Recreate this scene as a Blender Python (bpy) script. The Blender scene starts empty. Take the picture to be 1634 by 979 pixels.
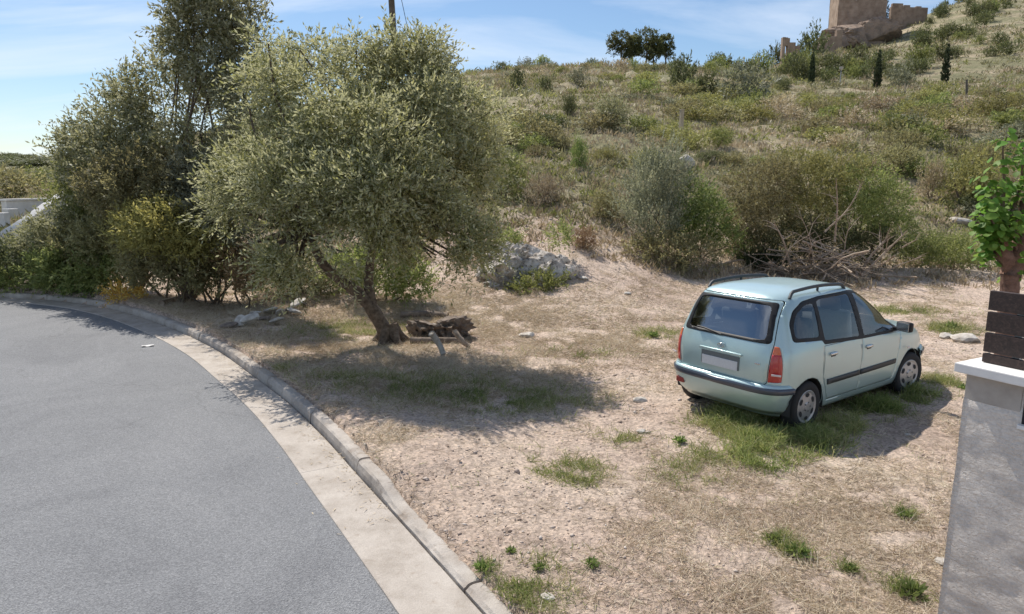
import bpy, bmesh, math, random
import numpy as np
from mathutils import Vector, Matrix
from mathutils.geometry import tessellate_polygon

sc = bpy.context.scene
# ------------------------------------------------------------------ camera, sky, sun, exposure
CAM_H, FPX, HOR = 2.9, 1100.0, 295.0
PITCH = math.atan2(490 - HOR, FPX)
cd = bpy.data.cameras.new('camera'); cam = bpy.data.objects.new('camera', cd)
sc.collection.objects.link(cam); sc.camera = cam
cam.location = (0, 0, CAM_H); cam.rotation_euler = (math.pi/2 - PITCH, 0, 0)
cd.sensor_width = 36; cd.lens = 36*FPX/1634; cd.clip_start = .05; cd.clip_end = 5000

SUN_EL = math.radians(55); SUN_AZ = math.atan2(-.52, .85)     # azimuth from +Y towards +X: behind the olive, a little to the left
wd = bpy.data.worlds.new('World'); sc.world = wd; wd.use_nodes = True
nt = wd.node_tree; nt.nodes.clear()
def nn(t, kind, **kw):
    n = t.nodes.new(kind)
    for k, v in kw.items(): setattr(n, k, v)
    return n
out = nn(nt, 'ShaderNodeOutputWorld'); bg = nn(nt, 'ShaderNodeBackground'); bg.inputs[1].default_value = .105
sky = nn(nt, 'ShaderNodeTexSky', sky_type='NISHITA'); sky.sun_disc = False
sky.sun_elevation = SUN_EL; sky.sun_rotation = SUN_AZ; sky.air_density = 1.0; sky.dust_density = .35; sky.ozone_density = 3.0
tc = nn(nt, 'ShaderNodeTexCoord')
sep = nn(nt, 'ShaderNodeSeparateXYZ'); nt.links.new(tc.outputs['Generated'], sep.inputs[0])
zc = nn(nt, 'ShaderNodeMath', operation='MAXIMUM'); nt.links.new(sep.outputs[2], zc.inputs[0]); zc.inputs[1].default_value = .0
za = nn(nt, 'ShaderNodeMath', operation='ADD'); nt.links.new(zc.outputs[0], za.inputs[0]); za.inputs[1].default_value = .16
dv = nn(nt, 'ShaderNodeVectorMath', operation='DIVIDE'); nt.links.new(tc.outputs['Generated'], dv.inputs[0])
cmb = nn(nt, 'ShaderNodeCombineXYZ')
for i in range(3): nt.links.new(za.outputs[0], cmb.inputs[i])
nt.links.new(cmb.outputs[0], dv.inputs[1])
mp = nn(nt, 'ShaderNodeMapping'); mp.inputs['Scale'].default_value = (.55, 1.5, .0); mp.inputs['Rotation'].default_value = (0, 0, .35); mp.inputs['Location'].default_value = (1.7, .6, 0)
nt.links.new(dv.outputs[0], mp.inputs[0])
nz = nn(nt, 'ShaderNodeTexNoise'); nz.inputs['Scale'].default_value = 1.0; nz.inputs['Detail'].default_value = 7; nz.inputs['Roughness'].default_value = .58; nz.inputs['Distortion'].default_value = .5
nt.links.new(mp.outputs[0], nz.inputs[0])
cr = nn(nt, 'ShaderNodeValToRGB'); cr.color_ramp.elements[0].position = .44; cr.color_ramp.elements[1].position = .72
cr.color_ramp.elements[0].color = (.04, .04, .04, 1); cr.color_ramp.elements[1].color = (.75, .75, .75, 1)
nt.links.new(nz.outputs[0], cr.inputs[0])
mx = nn(nt, 'ShaderNodeMix', data_type='RGBA'); nt.links.new(cr.outputs[0], mx.inputs[0]); hsv = nn(nt, 'ShaderNodeHueSaturation'); hsv.inputs['Saturation'].default_value = 1.1; hsv.inputs['Value'].default_value = .86; nt.links.new(sky.outputs[0], hsv.inputs['Color']); nt.links.new(hsv.outputs[0], mx.inputs[6])
mx.inputs[7].default_value = (6.6, 7.2, 8.2, 1)
nt.links.new(mx.outputs[2], bg.inputs[0]); nt.links.new(bg.outputs[0], out.inputs[0])

sl = bpy.data.lights.new('sun', 'SUN'); sl.energy = 4.4; sl.angle = math.radians(.53); sl.color = (1, .945, .86)
so = bpy.data.objects.new('sun', sl); sc.collection.objects.link(so)
sd = Vector((math.sin(SUN_AZ)*math.cos(SUN_EL), math.cos(SUN_AZ)*math.cos(SUN_EL), math.sin(SUN_EL)))
so.rotation_euler = sd.to_track_quat('Z', 'Y').to_euler(); so.location = (0, 0, 30)
sc.view_settings.view_transform = 'Standard'; sc.view_settings.look = 'None'
sc.view_settings.gamma = 1; sc.view_settings.use_curve_mapping = False
sc.view_settings.exposure = .4
sc.render.engine = 'CYCLES'
sc.cycles.max_bounces = 6; sc.cycles.transparent_max_bounces = 12; sc.cycles.use_denoising = True
sc.cycles.caustics_reflective = False; sc.cycles.caustics_refractive = False
C = sc.collection

# ------------------------------------------------------------------ helpers
def lerp(a, b, t): return a + (b - a)*t
def sstep(a, b, x):
    t = np.clip((x - a)/(b - a), 0, 1); return t*t*(3 - 2*t)
_tab = np.random.default_rng(5).random((256, 256))
def vnoise(x, y):
    x = np.asarray(x, float); y = np.asarray(y, float)
    xi = np.floor(x).astype(int); yi = np.floor(y).astype(int); fx = x - xi; fy = y - yi
    fx = fx*fx*(3 - 2*fx); fy = fy*fy*(3 - 2*fy)
    g = lambda a, b: _tab[a & 255, b & 255]
    return lerp(lerp(g(xi, yi), g(xi+1, yi), fx), lerp(g(xi, yi+1), g(xi+1, yi+1), fx), fy)
def fbm(x, y, o=4):
    s = 0; a = .5; t = 0
    for i in range(o):
        s = s + a*vnoise(np.asarray(x)*2**i + 17.3*i, np.asarray(y)*2**i + 9.1*i); t += a; a *= .5
    return s/t
def at(px, py, Y):
    "point on the sight line of a photo pixel at depth Y in the world"
    dx = (px - 817)/FPX; dz = (490 - py)/FPX
    cy = math.cos(PITCH) + dz*math.sin(PITCH); cz = -math.sin(PITCH) + dz*math.cos(PITCH)
    return Vector((dx*Y/cy, Y, CAM_H + cz*Y/cy))
def link(o, parent=None):
    C.objects.link(o)
    if parent is not None: o.parent = parent
    return o
def tag(o, label=None, cat=None, group=None, kind=None):
    if label: o['label'] = label
    if cat: o['category'] = cat
    if group: o['group'] = group
    if kind: o['kind'] = kind
    return o
def empty(name, loc=(0, 0, 0), rz=0, parent=None):
    o = bpy.data.objects.new(name, None); o.location = loc; o.rotation_euler = (0, 0, rz); o.empty_display_size = .1
    return link(o, parent)
def mesh_np(name, V, F, mat, parent=None, smooth=False, var=None, add=True, mats=None, mi=None):
    "V n x 3, F m x k array (k = 3 or 4) or a list of index tuples"
    me = bpy.data.meshes.new(name); V = np.asarray(V, np.float32)
    if isinstance(F, np.ndarray):
        m, k = F.shape
        me.vertices.add(len(V)); me.vertices.foreach_set('co', V.ravel())
        me.loops.add(m*k); me.loops.foreach_set('vertex_index', F.astype(np.int32).ravel())
        me.polygons.add(m); me.polygons.foreach_set('loop_start', np.arange(0, m*k, k, dtype=np.int32))
        me.polygons.foreach_set('loop_total', np.full(m, k, np.int32)); me.update(calc_edges=True)
    else:
        me.from_pydata([tuple(map(float, v)) for v in V], [], [tuple(int(i) for i in f) for f in F])
    if var is not None:
        at_ = me.attributes.new('var', 'FLOAT', 'POINT'); at_.data.foreach_set('value', np.asarray(var, np.float32))
    for m_ in (mats or [mat]): me.materials.append(m_)
    if mi is not None: me.polygons.foreach_set('material_index', np.asarray(mi, np.int32))
    if smooth: me.polygons.foreach_set('use_smooth', np.ones(len(me.polygons), bool))
    me.update()
    if not add: return me
    return link(bpy.data.objects.new(name, me), parent)
def bm_obj(name, bm, mat, parent=None, smooth=False):
    me = bpy.data.meshes.new(name); bm.to_mesh(me); bm.free(); me.materials.append(mat)
    if smooth: me.polygons.foreach_set('use_smooth', np.ones(len(me.polygons), bool))
    return link(bpy.data.objects.new(name, me), parent)
def tube_geo(pts, rad, k=8, V=None, F=None, cap=True, wob=0, rng=None):
    "tapered tube along a polyline"
    V = [] if V is None else V; F = [] if F is None else F
    pts = [Vector(p) for p in pts]; n = len(pts); b0 = len(V); up = None
    for i, p in enumerate(pts):
        d = (pts[min(i+1, n-1)] - pts[max(i-1, 0)]).normalized()
        if up is None: up = Vector((1, 0, 0)) if abs(d.x) < .8 else Vector((0, 1, 0))
        a = d.cross(up).normalized(); b = d.cross(a).normalized(); up = -b if False else a.cross(d)
        r = rad[i] if hasattr(rad, '__len__') else rad
        for j in range(k):
            t = 2*math.pi*j/k; rr = r*(1 + (rng.uniform(-wob, wob) if rng else 0))
            V.append(tuple(p + a*math.cos(t)*rr + b*math.sin(t)*rr))
    for i in range(n - 1):
        for j in range(k):
            F.append((b0+i*k+j, b0+i*k+(j+1) % k, b0+(i+1)*k+(j+1) % k, b0+(i+1)*k+j))
    if cap:
        F.append(tuple(b0+j for j in range(k))); F.append(tuple(b0+(n-1)*k+j for j in reversed(range(k))))
    return V, F
def smooth_path(pts, n):
    pts = np.array(pts, float); t = np.concatenate([[0], np.cumsum(np.linalg.norm(np.diff(pts, axis=0), axis=1))])
    s = np.linspace(0, t[-1], n); P = np.vstack([2*pts[0]-pts[1], pts, 2*pts[-1]-pts[-2]])
    o = []
    for v in s:
        i = min(np.searchsorted(t, v, side='right')-1, len(pts)-2); u = (v - t[i])/(t[i+1]-t[i])
        a, b, c, d = P[i], P[i+1], P[i+2], P[i+3]
        o.append(.5*((2*b) + (c-a)*u + (2*a-5*b+4*c-d)*u*u + (3*b-a-3*c+d)*u**3))
    return np.array(o)
def box_bm(bm, c, s, rot=None, bev=0):
    r = bmesh.ops.create_cube(bm, size=1)['verts']
    M = Matrix.Translation(c) @ (rot.to_4x4() if rot is not None else Matrix()) @ Matrix.Diagonal((*s, 1))
    bmesh.ops.transform(bm, matrix=M, verts=r)
    if bev: bmesh.ops.bevel(bm, geom=list({e for v in r for e in v.link_edges}), offset=bev, segments=2, affect='EDGES', profile=.6)

# ------------------------------------------------------------------ materials
def newmat(name):
    m = bpy.data.materials.new(name); m.use_nodes = True; t = m.node_tree; b = t.nodes['Principled BSDF']
    return m, t, b
def ramp(t, fac, cols, interp='LINEAR'):
    r = nn(t, 'ShaderNodeValToRGB'); e = r.color_ramp.elements; r.color_ramp.interpolation = interp
    for i, (p, c) in enumerate(cols):
        el = e[i] if i < 2 else e.new(p)
        el.position = p; el.color = (*c, 1)
    t.links.new(fac, r.inputs[0]); return r.outputs[0]
def noise(t, scale, detail=4, rough=.55, vec=None, dist=0):
    n = nn(t, 'ShaderNodeTexNoise'); n.inputs['Scale'].default_value = scale; n.inputs['Detail'].default_value = detail
    n.inputs['Roughness'].default_value = rough; n.inputs['Distortion'].default_value = dist
    if vec is not None: t.links.new(vec, n.inputs[0])
    return n.outputs[0]
def objco(t, world=False):
    if world: return nn(t, 'ShaderNodeNewGeometry').outputs['Position']
    return nn(t, 'ShaderNodeTexCoord').outputs['Object']
def mixc(t, fac, a, b, mode='MIX'):
    m = nn(t, 'ShaderNodeMix', data_type='RGBA', blend_type=mode)
    for s, v in ((0, fac), (6, a), (7, b)):
        if hasattr(v, 'node'): t.links.new(v, m.inputs[s])
        elif s == 0: m.inputs[0].default_value = v
        else: m.inputs[s].default_value = (*v, 1)
    return m.outputs[2]
def bump(t, b, h, strength=.5, dist=.02):
    n = nn(t, 'ShaderNodeBump'); n.inputs['Strength'].default_value = strength; n.inputs['Distance'].default_value = dist
    t.links.new(h, n.inputs['Height']); t.links.new(n.outputs[0], b.inputs['Normal'])
def simple(name, cols, scale=8, rough=.8, bmp=.3, bscale=60, bdist=.01, metal=0, world=False, spec=.3):
    "rough material whose colour wanders over a noise"
    m, t, b = newmat(name); co = objco(t, world)
    f = noise(t, scale, 6, .6, co)
    k = len(cols); t.links.new(ramp(t, f, [(.3 + .4*i/(k-1), c) for i, c in enumerate(cols)]), b.inputs['Base Color'])
    b.inputs['Roughness'].default_value = rough; b.inputs['Metallic'].default_value = metal; b.inputs['Specular IOR Level'].default_value = spec
    if bmp: bump(t, b, noise(t, bscale, 6, .65, co), bmp, bdist)
    return m
def leafmat(name, cols, back=None, trans=.22, rough=.55):
    m, t, b = newmat(name)
    a = nn(t, 'ShaderNodeAttribute', attribute_name='var').outputs['Fac']
    oi = nn(t, 'ShaderNodeObjectInfo')
    k = len(cols); c = ramp(t, a, [(i/(k-1), q) for i, q in enumerate(cols)])
    hs = nn(t, 'ShaderNodeHueSaturation'); t.links.new(c, hs.inputs['Color'])
    mr = nn(t, 'ShaderNodeMapRange'); t.links.new(oi.outputs['Random'], mr.inputs[0]); mr.inputs[3].default_value = .78; mr.inputs[4].default_value = 1.2
    t.links.new(mr.outputs[0], hs.inputs['Value'])
    mr2 = nn(t, 'ShaderNodeMapRange'); t.links.new(oi.outputs['Random'], mr2.inputs[0]); mr2.inputs[3].default_value = .49; mr2.inputs[4].default_value = .515
    t.links.new(mr2.outputs[0], hs.inputs['Hue'])
    c = hs.outputs[0]
    if back:
        g = nn(t, 'ShaderNodeNewGeometry'); c = mixc(t, g.outputs['Backfacing'], c, back)
    t.links.new(c, b.inputs['Base Color']); b.inputs['Roughness'].default_value = rough; b.inputs['Specular IOR Level'].default_value = .25
    if trans:
        tr = nn(t, 'ShaderNodeBsdfTranslucent'); t.links.new(mixc(t, 1, c, (1.35, 1.3, 1.12), 'MULTIPLY'), tr.inputs[0]); ms = nn(t, 'ShaderNodeMixShader'); ms.inputs[0].default_value = trans
        t.links.new(b.outputs[0], ms.inputs[1]); t.links.new(tr.outputs[0], ms.inputs[2])
        t.links.new(ms.outputs[0], t.nodes['Material Output'].inputs[0])
    return m
M = {}
M['olive'] = leafmat('olive_leaf', [(.10, .105, .036), (.215, .215, .088), (.345, .335, .155), (.51, .475, .28)], back=(.39, .395, .26), trans=.42)
M['wild_olive'] = leafmat('wild_olive_leaf', [(.13, .135, .055), (.225, .225, .10), (.34, .335, .175)], back=(.34, .34, .23), trans=.4)
M['brownleaf'] = leafmat('brownish_shrub_leaf', [(.165, .145, .075), (.255, .235, .12), (.35, .325, .18)], trans=.4)
M['ochreleaf'] = leafmat('ochre_shrub_leaf', [(.19, .165, .06), (.29, .26, .095), (.40, .345, .145)], trans=.42)
M['greenleaf'] = leafmat('green_shrub_leaf', [(.14, .165, .055), (.22, .25, .085), (.33, .35, .14)], trans=.42)
M['darkleaf'] = leafmat('dark_shrub_leaf', [(.07, .082, .036), (.12, .135, .06), (.18, .195, .095)], trans=.34)
M['greyleaf'] = leafmat('grey_green_leaf', [(.15, .155, .105), (.23, .24, .165), (.33, .335, .24)], trans=.36)
M['brightleaf'] = leafmat('bright_leaf', [(.11, .155, .045), (.19, .25, .08), (.29, .34, .13)], trans=.42)
M['yellowleaf'] = leafmat('yellow_green_leaf', [(.17, .17, .06), (.26, .255, .095), (.36, .335, .14)], trans=.36)
M['dryleaf'] = leafmat('dry_leaf', [(.28, .22, .145), (.42, .345, .235), (.55, .465, .34)])
M['rustleaf'] = leafmat('rust_leaf', [(.19, .115, .065), (.30, .195, .115), (.40, .275, .165)])
M['flower'] = leafmat('flower', [(.55, .30, .05), (.65, .42, .10), (.6, .5, .18)])
M['pine'] = leafmat('pine_needle', [(.08, .09, .04), (.13, .145, .06), (.20, .21, .09)], trans=.3)
M['cypress'] = leafmat('cypress_leaf', [(.03, .042, .022), (.05, .066, .034), (.075, .092, .048)])
M['hillscrub'] = leafmat('hill_scrub', [(.16, .155, .085), (.25, .24, .135), (.35, .335, .20)], trans=.36)
M['mulberry'] = leafmat('mulberry_leaf', [(.09, .19, .03), (.16, .30, .05), (.25, .39, .09)], trans=.42)
M['straw'] = leafmat('straw', [(.31, .24, .17), (.46, .37, .265), (.58, .49, .365), (.65, .575, .455)], trans=.15, rough=.7)
M['grass'] = leafmat('green_grass', [(.12, .16, .045), (.21, .26, .08), (.32, .34, .13), (.46, .42, .24)], trans=.4)
M['bark'] = simple('olive_bark', [(.07, .05, .038), (.15, .115, .085), (.24, .19, .145)], 14, .9, .9, 40, .03)
M['mulberry_bark'] = simple('mulberry_bark', [(.10, .055, .04), (.19, .11, .08), (.26, .16, .12)], 14, .9, .8, 40, .02)
M['twig'] = simple('twig', [(.12, .09, .065), (.19, .145, .105)], 20, .9, .3)
M['deadwood'] = simple('dead_wood', [(.20, .15, .11), (.34, .27, .21), (.45, .38, .31)], 9, .9, .6, 50, .01)
M['greywood'] = simple('grey_wood', [(.24, .21, .18), (.40, .36, .31), (.52, .48, .43)], 9, .9, .6, 50, .01)
M['rootwood'] = simple('root_wood', [(.10, .08, .065), (.19, .15, .12), (.28, .23, .19)], 9, .95, .9, 40, .02)
M['polewood'] = simple('pole_wood', [(.10, .085, .07), (.17, .15, .125)], 5, .9, .4)
M['stone'] = simple('pale_stone', [(.30, .26, .22), (.46, .42, .37), (.60, .57, .52)], 7, .9, .6, 40, .01)
M['castle'] = simple('castle_stone', [(.21, .15, .11), (.30, .22, .165), (.38, .29, .225)], .6, .95, .5, 4, .1)
M['cliff'] = simple('cliff_rock', [(.16, .125, .10), (.24, .18, .14), (.33, .24, .18), (.24, .215, .185)], .35, .95, .9, 1.5, .5)
M['whitewall'] = simple('concrete_wall', [(.55, .53, .50), (.66, .64, .61), (.75, .73, .70)], 1.5, .9, .3)
M['concrete_light'] = simple('pale_coping', [(.62, .59, .55), (.75, .72, .68)], 3, .9, .3)
M['black'] = simple('black_plastic', [(.012, .012, .013), (.02, .02, .022)], 30, .55, .1, 200, .001)
M['metal'] = simple('galvanised', [(.3, .3, .31), (.42, .42, .43)], 12, .5, .1, metal=.6)

# limestone with dark solution pits
m, t, b = newmat('limestone'); co = objco(t)
c1 = ramp(t, noise(t, 3.2, 8, .66, co), [(.34, (.19, .16, .13)), (.44, (.46, .41, .355)), (.55, (.66, .605, .54)), (.72, (.78, .74, .685))])
pit = noise(t, 9, 5, .6, co, 1.0); c2 = mixc(t, ramp(t, pit, [(.34, (1, 1, 1)), (.43, (0, 0, 0))]), c1, (.07, .062, .055))
t.links.new(c2, b.inputs['Base Color']); b.inputs['Roughness'].default_value = .95; bump(t, b, noise(t, 12, 8, .7, co, .6), 1, .08); M['limestone'] = m

# asphalt: fine aggregate, faint wear
m, t, b = newmat('asphalt'); co = objco(t, True)
v = nn(t, 'ShaderNodeTexVoronoi'); v.inputs['Scale'].default_value = 95; t.links.new(co, v.inputs[0])
agg = ramp(t, v.outputs['Color'], [(0, (.14, .142, .148)), (.5, (.20, .203, .21)), (1, (.29, .292, .298))])
wear = noise(t, .45, 7, .68, co, .7); c = mixc(t, 1, agg, ramp(t, wear, [(.3, (.78, .78, .79)), (.5, (1, 1, 1)), (.7, (1.14, 1.13, 1.12))]), 'MULTIPLY')
vc = nn(t, 'ShaderNodeTexVoronoi', feature='DISTANCE_TO_EDGE'); vc.inputs['Scale'].default_value = .16
wv_ = nn(t, 'ShaderNodeVectorMath', operation='ADD'); wn = nn(t, 'ShaderNodeTexNoise'); wn.inputs['Scale'].default_value = 1.3; wn.inputs['Detail'].default_value = 6; t.links.new(co, wn.inputs[0]); t.links.new(co, wv_.inputs[0]); t.links.new(wn.outputs['Color'], wv_.inputs[1]); t.links.new(wv_.outputs[0], vc.inputs[0])
c = mixc(t, ramp(t, vc.outputs['Distance'], [(0, (.25, .25, .25)), (.0022, (0, 0, 0))]), c, (.06, .06, .06))
fine = noise(t, 160, 3, .7, co); c = mixc(t, .55, c, ramp(t, fine, [(.3, (.55, .55, .55)), (.7, (1.3, 1.3, 1.3))]), 'MULTIPLY')
st = noise(t, 2.1, 6, .7, co, .8); c = mixc(t, ramp(t, st, [(.66, (0, 0, 0)), (.74, (.35, .35, .35))]), c, (.30, .29, .27))
t.links.new(c, b.inputs['Base Color']); b.inputs['Roughness'].default_value = .82; b.inputs['Specular IOR Level'].default_value = .4
bump(t, b, v.outputs['Distance'], .75, .012); M['asphalt'] = m

# kerb and gutter concrete, stained
def concrete(name, cols, stain):
    m, t, b = newmat(name); co = objco(t, True)
    c = ramp(t, noise(t, 2.6, 7, .65, co), [(.3, cols[0]), (.5, cols[1]), (.72, cols[2])])
    c = mixc(t, ramp(t, noise(t, 6, 6, .7, co, .5), [(.56, (0, 0, 0)), (.72, (.7, .7, .7))]), c, stain)
    c = mixc(t, .5, c, ramp(t, noise(t, 120, 4, .7, co), [(.3, (.55, .55, .55)), (.7, (1.25, 1.25, 1.25))]), 'MULTIPLY')
    t.links.new(c, b.inputs['Base Color']); b.inputs['Roughness'].default_value = .92; b.inputs['Specular IOR Level'].default_value = .2
    bump(t, b, noise(t, 70, 6, .7, co), .7, .012); return m
M['gutter'] = concrete('gutter_concrete', [(.34, .295, .25), (.45, .40, .35), (.54, .49, .435)], (.31, .25, .195))
M['kerb'] = concrete('kerb_concrete', [(.32, .275, .235), (.43, .385, .34), (.53, .485, .435)], (.25, .195, .15))

# rough render of the gate pillar
m, t, b = newmat('pillar_render'); co = objco(t)
c = ramp(t, noise(t, 2.2, 6, .6, co), [(.3, (.62, .555, .49)), (.5, (.73, .665, .60)), (.7, (.80, .74, .675))])
c = mixc(t, .4, c, ramp(t, noise(t, 60, 4, .7, co), [(.3, (.6, .6, .6)), (.7, (1.2, 1.2, 1.2))]), 'MULTIPLY')
t.links.new(c, b.inputs['Base Color']); b.inputs['Roughness'].default_value = .95; b.inputs['Specular IOR Level'].default_value = .15
mpn = nn(t, 'ShaderNodeMapping'); mpn.inputs['Scale'].default_value = (1, 1, 1.8); t.links.new(co, mpn.inputs[0])
bump(t, b, noise(t, 26, 7, .62, mpn.outputs[0], .8), .8, .03); M['render'] = m
M['render_smooth'] = simple('pillar_render_smooth', [(.33, .295, .26), (.40, .36, .32), (.46, .42, .38)], 6, .95, .4, 120, .006)
M['cap'] = simple('white_cap', [(.62, .60, .58), (.76, .74, .72)], 5, .8, .2, 90, .004)
m, t, b = newmat('board_wood'); co = objco(t)
mpn = nn(t, 'ShaderNodeMapping'); mpn.inputs['Scale'].default_value = (1.5, 30, 30); t.links.new(co, mpn.inputs[0])
g = noise(t, 2.2, 6, .6, mpn.outputs[0], .4)
c = ramp(t, g, [(.3, (.022, .013, .010)), (.55, (.045, .026, .020)), (.75, (.085, .052, .040))])
t.links.new(c, b.inputs['Base Color']); b.inputs['Roughness'].default_value = .6; bump(t, b, g, .3, .004); M['board'] = m

# bare lot soil, straw-strewn; the hill attribute shifts it towards the drier scrub soil
m, t, b = newmat('lot_soil'); co = objco(t, True)
big = noise(t, .45, 5, .6, co, .3)
c = ramp(t, big, [(.28, (.41, .315, .255)), (.45, (.53, .42, .345)), (.6, (.57, .465, .38)), (.75, (.58, .495, .40))])
v = nn(t, 'ShaderNodeTexVoronoi'); v.inputs['Scale'].default_value = 38; t.links.new(co, v.inputs[0])
peb = ramp(t, v.outputs['Color'], [(.1, (.62, .60, .58)), (.5, (1, 1, 1)), (.95, (1.4, 1.36, 1.3))]); c = mixc(t, .8, c, peb, 'MULTIPLY')
med = noise(t, 7, 6, .72, co, .4); c = mixc(t, .9, c, ramp(t, med, [(.32, (.55, .53, .5)), (.5, (1, 1, 1)), (.68, (1.22, 1.2, 1.16))]), 'MULTIPLY')
hl = nn(t, 'ShaderNodeAttribute', attribute_name='var').outputs['Fac']
hc = ramp(t, noise(t, .10, 7, .68, co, .6), [(.3, (.14, .14, .075)), (.46, (.215, .20, .12)), (.58, (.32, .27, .185)), (.72, (.42, .345, .26))])
hc = mixc(t, .9, hc, ramp(t, noise(t, 1.6, 6, .72, co), [(.35, (.5, .5, .48)), (.6, (1.2, 1.2, 1.15))]), 'MULTIPLY')
c = mixc(t, hl, c, hc)
t.links.new(c, b.inputs['Base Color']); b.inputs['Roughness'].default_value = .95; b.inputs['Specular IOR Level'].default_value = .15
bp = noise(t, 24, 8, .72, co); bump(t, b, bp, 1, .045); M['soil'] = m
M['pebble'] = leafmat('pebble', [(.34, .25, .19), (.48, .38, .30), (.58, .49, .41), (.68, .62, .56)], trans=0, rough=.9)

# ------------------------------------------------------------------ kerb line, terrain
K = 1.036*np.array([(9.0, -12.5), (5.2, -5.8), (3.2, -2.0), (1.55, 1.0), (.62, 2.75), (-.27, 4.27), (-.81, 5.19), (-1.49, 6.33), (-2.14, 7.42), (-2.98, 8.72), (-3.93, 10.02),
              (-5.14, 11.6), (-6.7, 13.3), (-8.77, 15.18), (-10.8, 16.45), (-13.0, 17.1), (-17, 17.5), (-26, 17.2), (-48, 14)])
K = smooth_path(K, 420)
Kt = np.gradient(K, axis=0); Kt /= np.linalg.norm(Kt, axis=1)[:, None]; Kn = np.stack([Kt[:, 1], -Kt[:, 0]], 1)   # normal to the lot side
Ks = np.concatenate([[0], np.cumsum(np.linalg.norm(np.diff(K, axis=0), axis=1))])
def kerb_h(i): return .05 + .085*float(sstep(5.75, 6.25, K[i, 1]))
KH = np.array([kerb_h(i) for i in range(len(K))])
def kerb_d(x, y):
    "signed distance to the kerb line (positive on the lot side) and the kerb height there"
    x = np.asarray(x, float).ravel(); y = np.asarray(y, float).ravel(); d = np.full(x.shape, 1e9); sg = np.zeros(x.shape); h = np.zeros(x.shape)
    for i in range(0, len(K), max(1, len(K)//210)):
        ex = x - K[i, 0]; ey = y - K[i, 1]; q = ex*ex + ey*ey; m_ = q < d
        d[m_] = q[m_]; sg[m_] = (ex*Kn[i, 0] + ey*Kn[i, 1])[m_]; h[m_] = KH[i]
    d = np.sqrt(d); near = d < 2.5
    return np.where(near, sg, np.sign(sg)*d), h
PROF = [(-1.3, [(18, 0), (30, -.3), (100, -2), (350, 0), (700, 22), (1500, 40)]),
        (-.90, [(18, .0), (26, .4), (40, .8), (100, 2.2), (350, 8), (650, 27), (1500, 40)]),
        (-.72, [(18, .1), (24, .9), (32, 1.4), (100, 2.6), (350, 9), (620, 27), (1500, 40)]),
        (-.60, [(18, .1), (22, 1.2), (34, 2.2), (100, 5), (350, 12), (620, 24), (1500, 40)]),
        (-.45, [(17.5, .1), (21, 1.3), (30, 2.8), (60, 6), (110, 10), (300, 14), (1500, 30)]),
        (-.25, [(14, .05), (19, .55), (23, 1.9), (30, 3.6), (60, 9), (112, 16.2), (170, 17), (1500, 30)]),
        (-.08, [(13.5, .05), (18, .65), (21, 1.5), (25, 2.6), (35, 5.0), (60, 10.4), (112, 19.6), (170, 20), (1500, 30)]),
        (.08, [(13.5, .03), (17, .6), (19.5, 1.4), (22, 2.1), (26, 3.0), (35, 5.1), (60, 10.8), (112, 21.3), (170, 22), (1500, 30)]),
        (.25, [(14.5, .02), (19.5, .5), (23, 1.7), (27, 3.0), (35, 4.9), (60, 9.8), (130, 23.6), (190, 27), (1500, 34)]),
        (.42, [(16, .0), (21, .45), (24, 1.6), (28, 2.9), (40, 5.7), (70, 10.4), (100, 14.2), (130, 20.4), (200, 38.5), (240, 43), (1500, 43)]),
        (.53, [(17, .0), (22, .4), (25, 1.5), (30, 3.0), (40, 5.8), (70, 10.6), (100, 14.2), (132, 20.4), (180, 34), (230, 47), (260, 58), (300, 68), (1500, 80)]),
        (.66, [(17, .0), (22, .4), (26, 1.4), (30, 2.7), (40, 6.0), (70, 11.2), (100, 14.8), (132, 20.9), (180, 38.5), (230, 56), (300, 83), (1500, 110)]),
        (.95, [(21, .05), (26, 1.4), (30, 2.7), (40, 6.2), (70, 13), (132, 25), (180, 42), (230, 60), (300, 88), (1500, 120)])]
PS = np.array([p[0] for p in PROF])
def hill(x, y):
    s = np.clip(x/np.maximum(y, 1), -1.3, .95)
    Z = np.stack([np.interp(y, [0]+[q[0] for q in p[1]], [0]+[q[1] for q in p[1]]) for p in PROF])
    i = np.clip(np.searchsorted(PS, s, side='right')-1, 0, len(PS)-2); u = (s - PS[i])/(PS[i+1]-PS[i]); j = np.arange(len(s))
    return lerp(Z[i, j], Z[i+1, j], u)
def height(x, y):
    x = np.asarray(x, float); shp = x.shape; x = x.ravel(); y = np.asarray(y, float).ravel()
    z = 0
    for ox, oy in ((0, 0), (1, 0), (-1, 0), (0, 1), (0, -1), (.6, .6), (-.6, -.6)):
        k = np.clip((y - 14)*.05, .25, 9); z = z + hill(x + ox*k, y + oy*k)/7
    hm = sstep(17, 24, y)
    z = z + hm*((fbm(x*.25, y*.25, 4)-.5)*1.0*np.clip(y/40, .6, 1.6) + (fbm(x*1.1+40, y*1.1, 3)-.5)*.55)
    d = np.full(x.shape, 30.0); kh = np.full(x.shape, .10); nk = y < 20.5
    if nk.any(): d[nk], kh[nk] = kerb_d(x[nk], y[nk])
    kh = lerp(kh, .10, sstep(.15, 2.2, d))
    lot = kh + .01 - .13*sstep(.1, 3.0, d) + (fbm(x*.8, y*.8, 4)-.5)*.10*sstep(.1, .8, d) + (fbm(x*5, y*5, 3)-.5)*.035*sstep(.05, .3, d)
    lot = lot*(1-hm*.7)
    return np.where(d > .13, z + lot, -.12).reshape(shp)
def hz(x, y): return float(height(np.array([x]), np.array([y]))[0])
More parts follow.
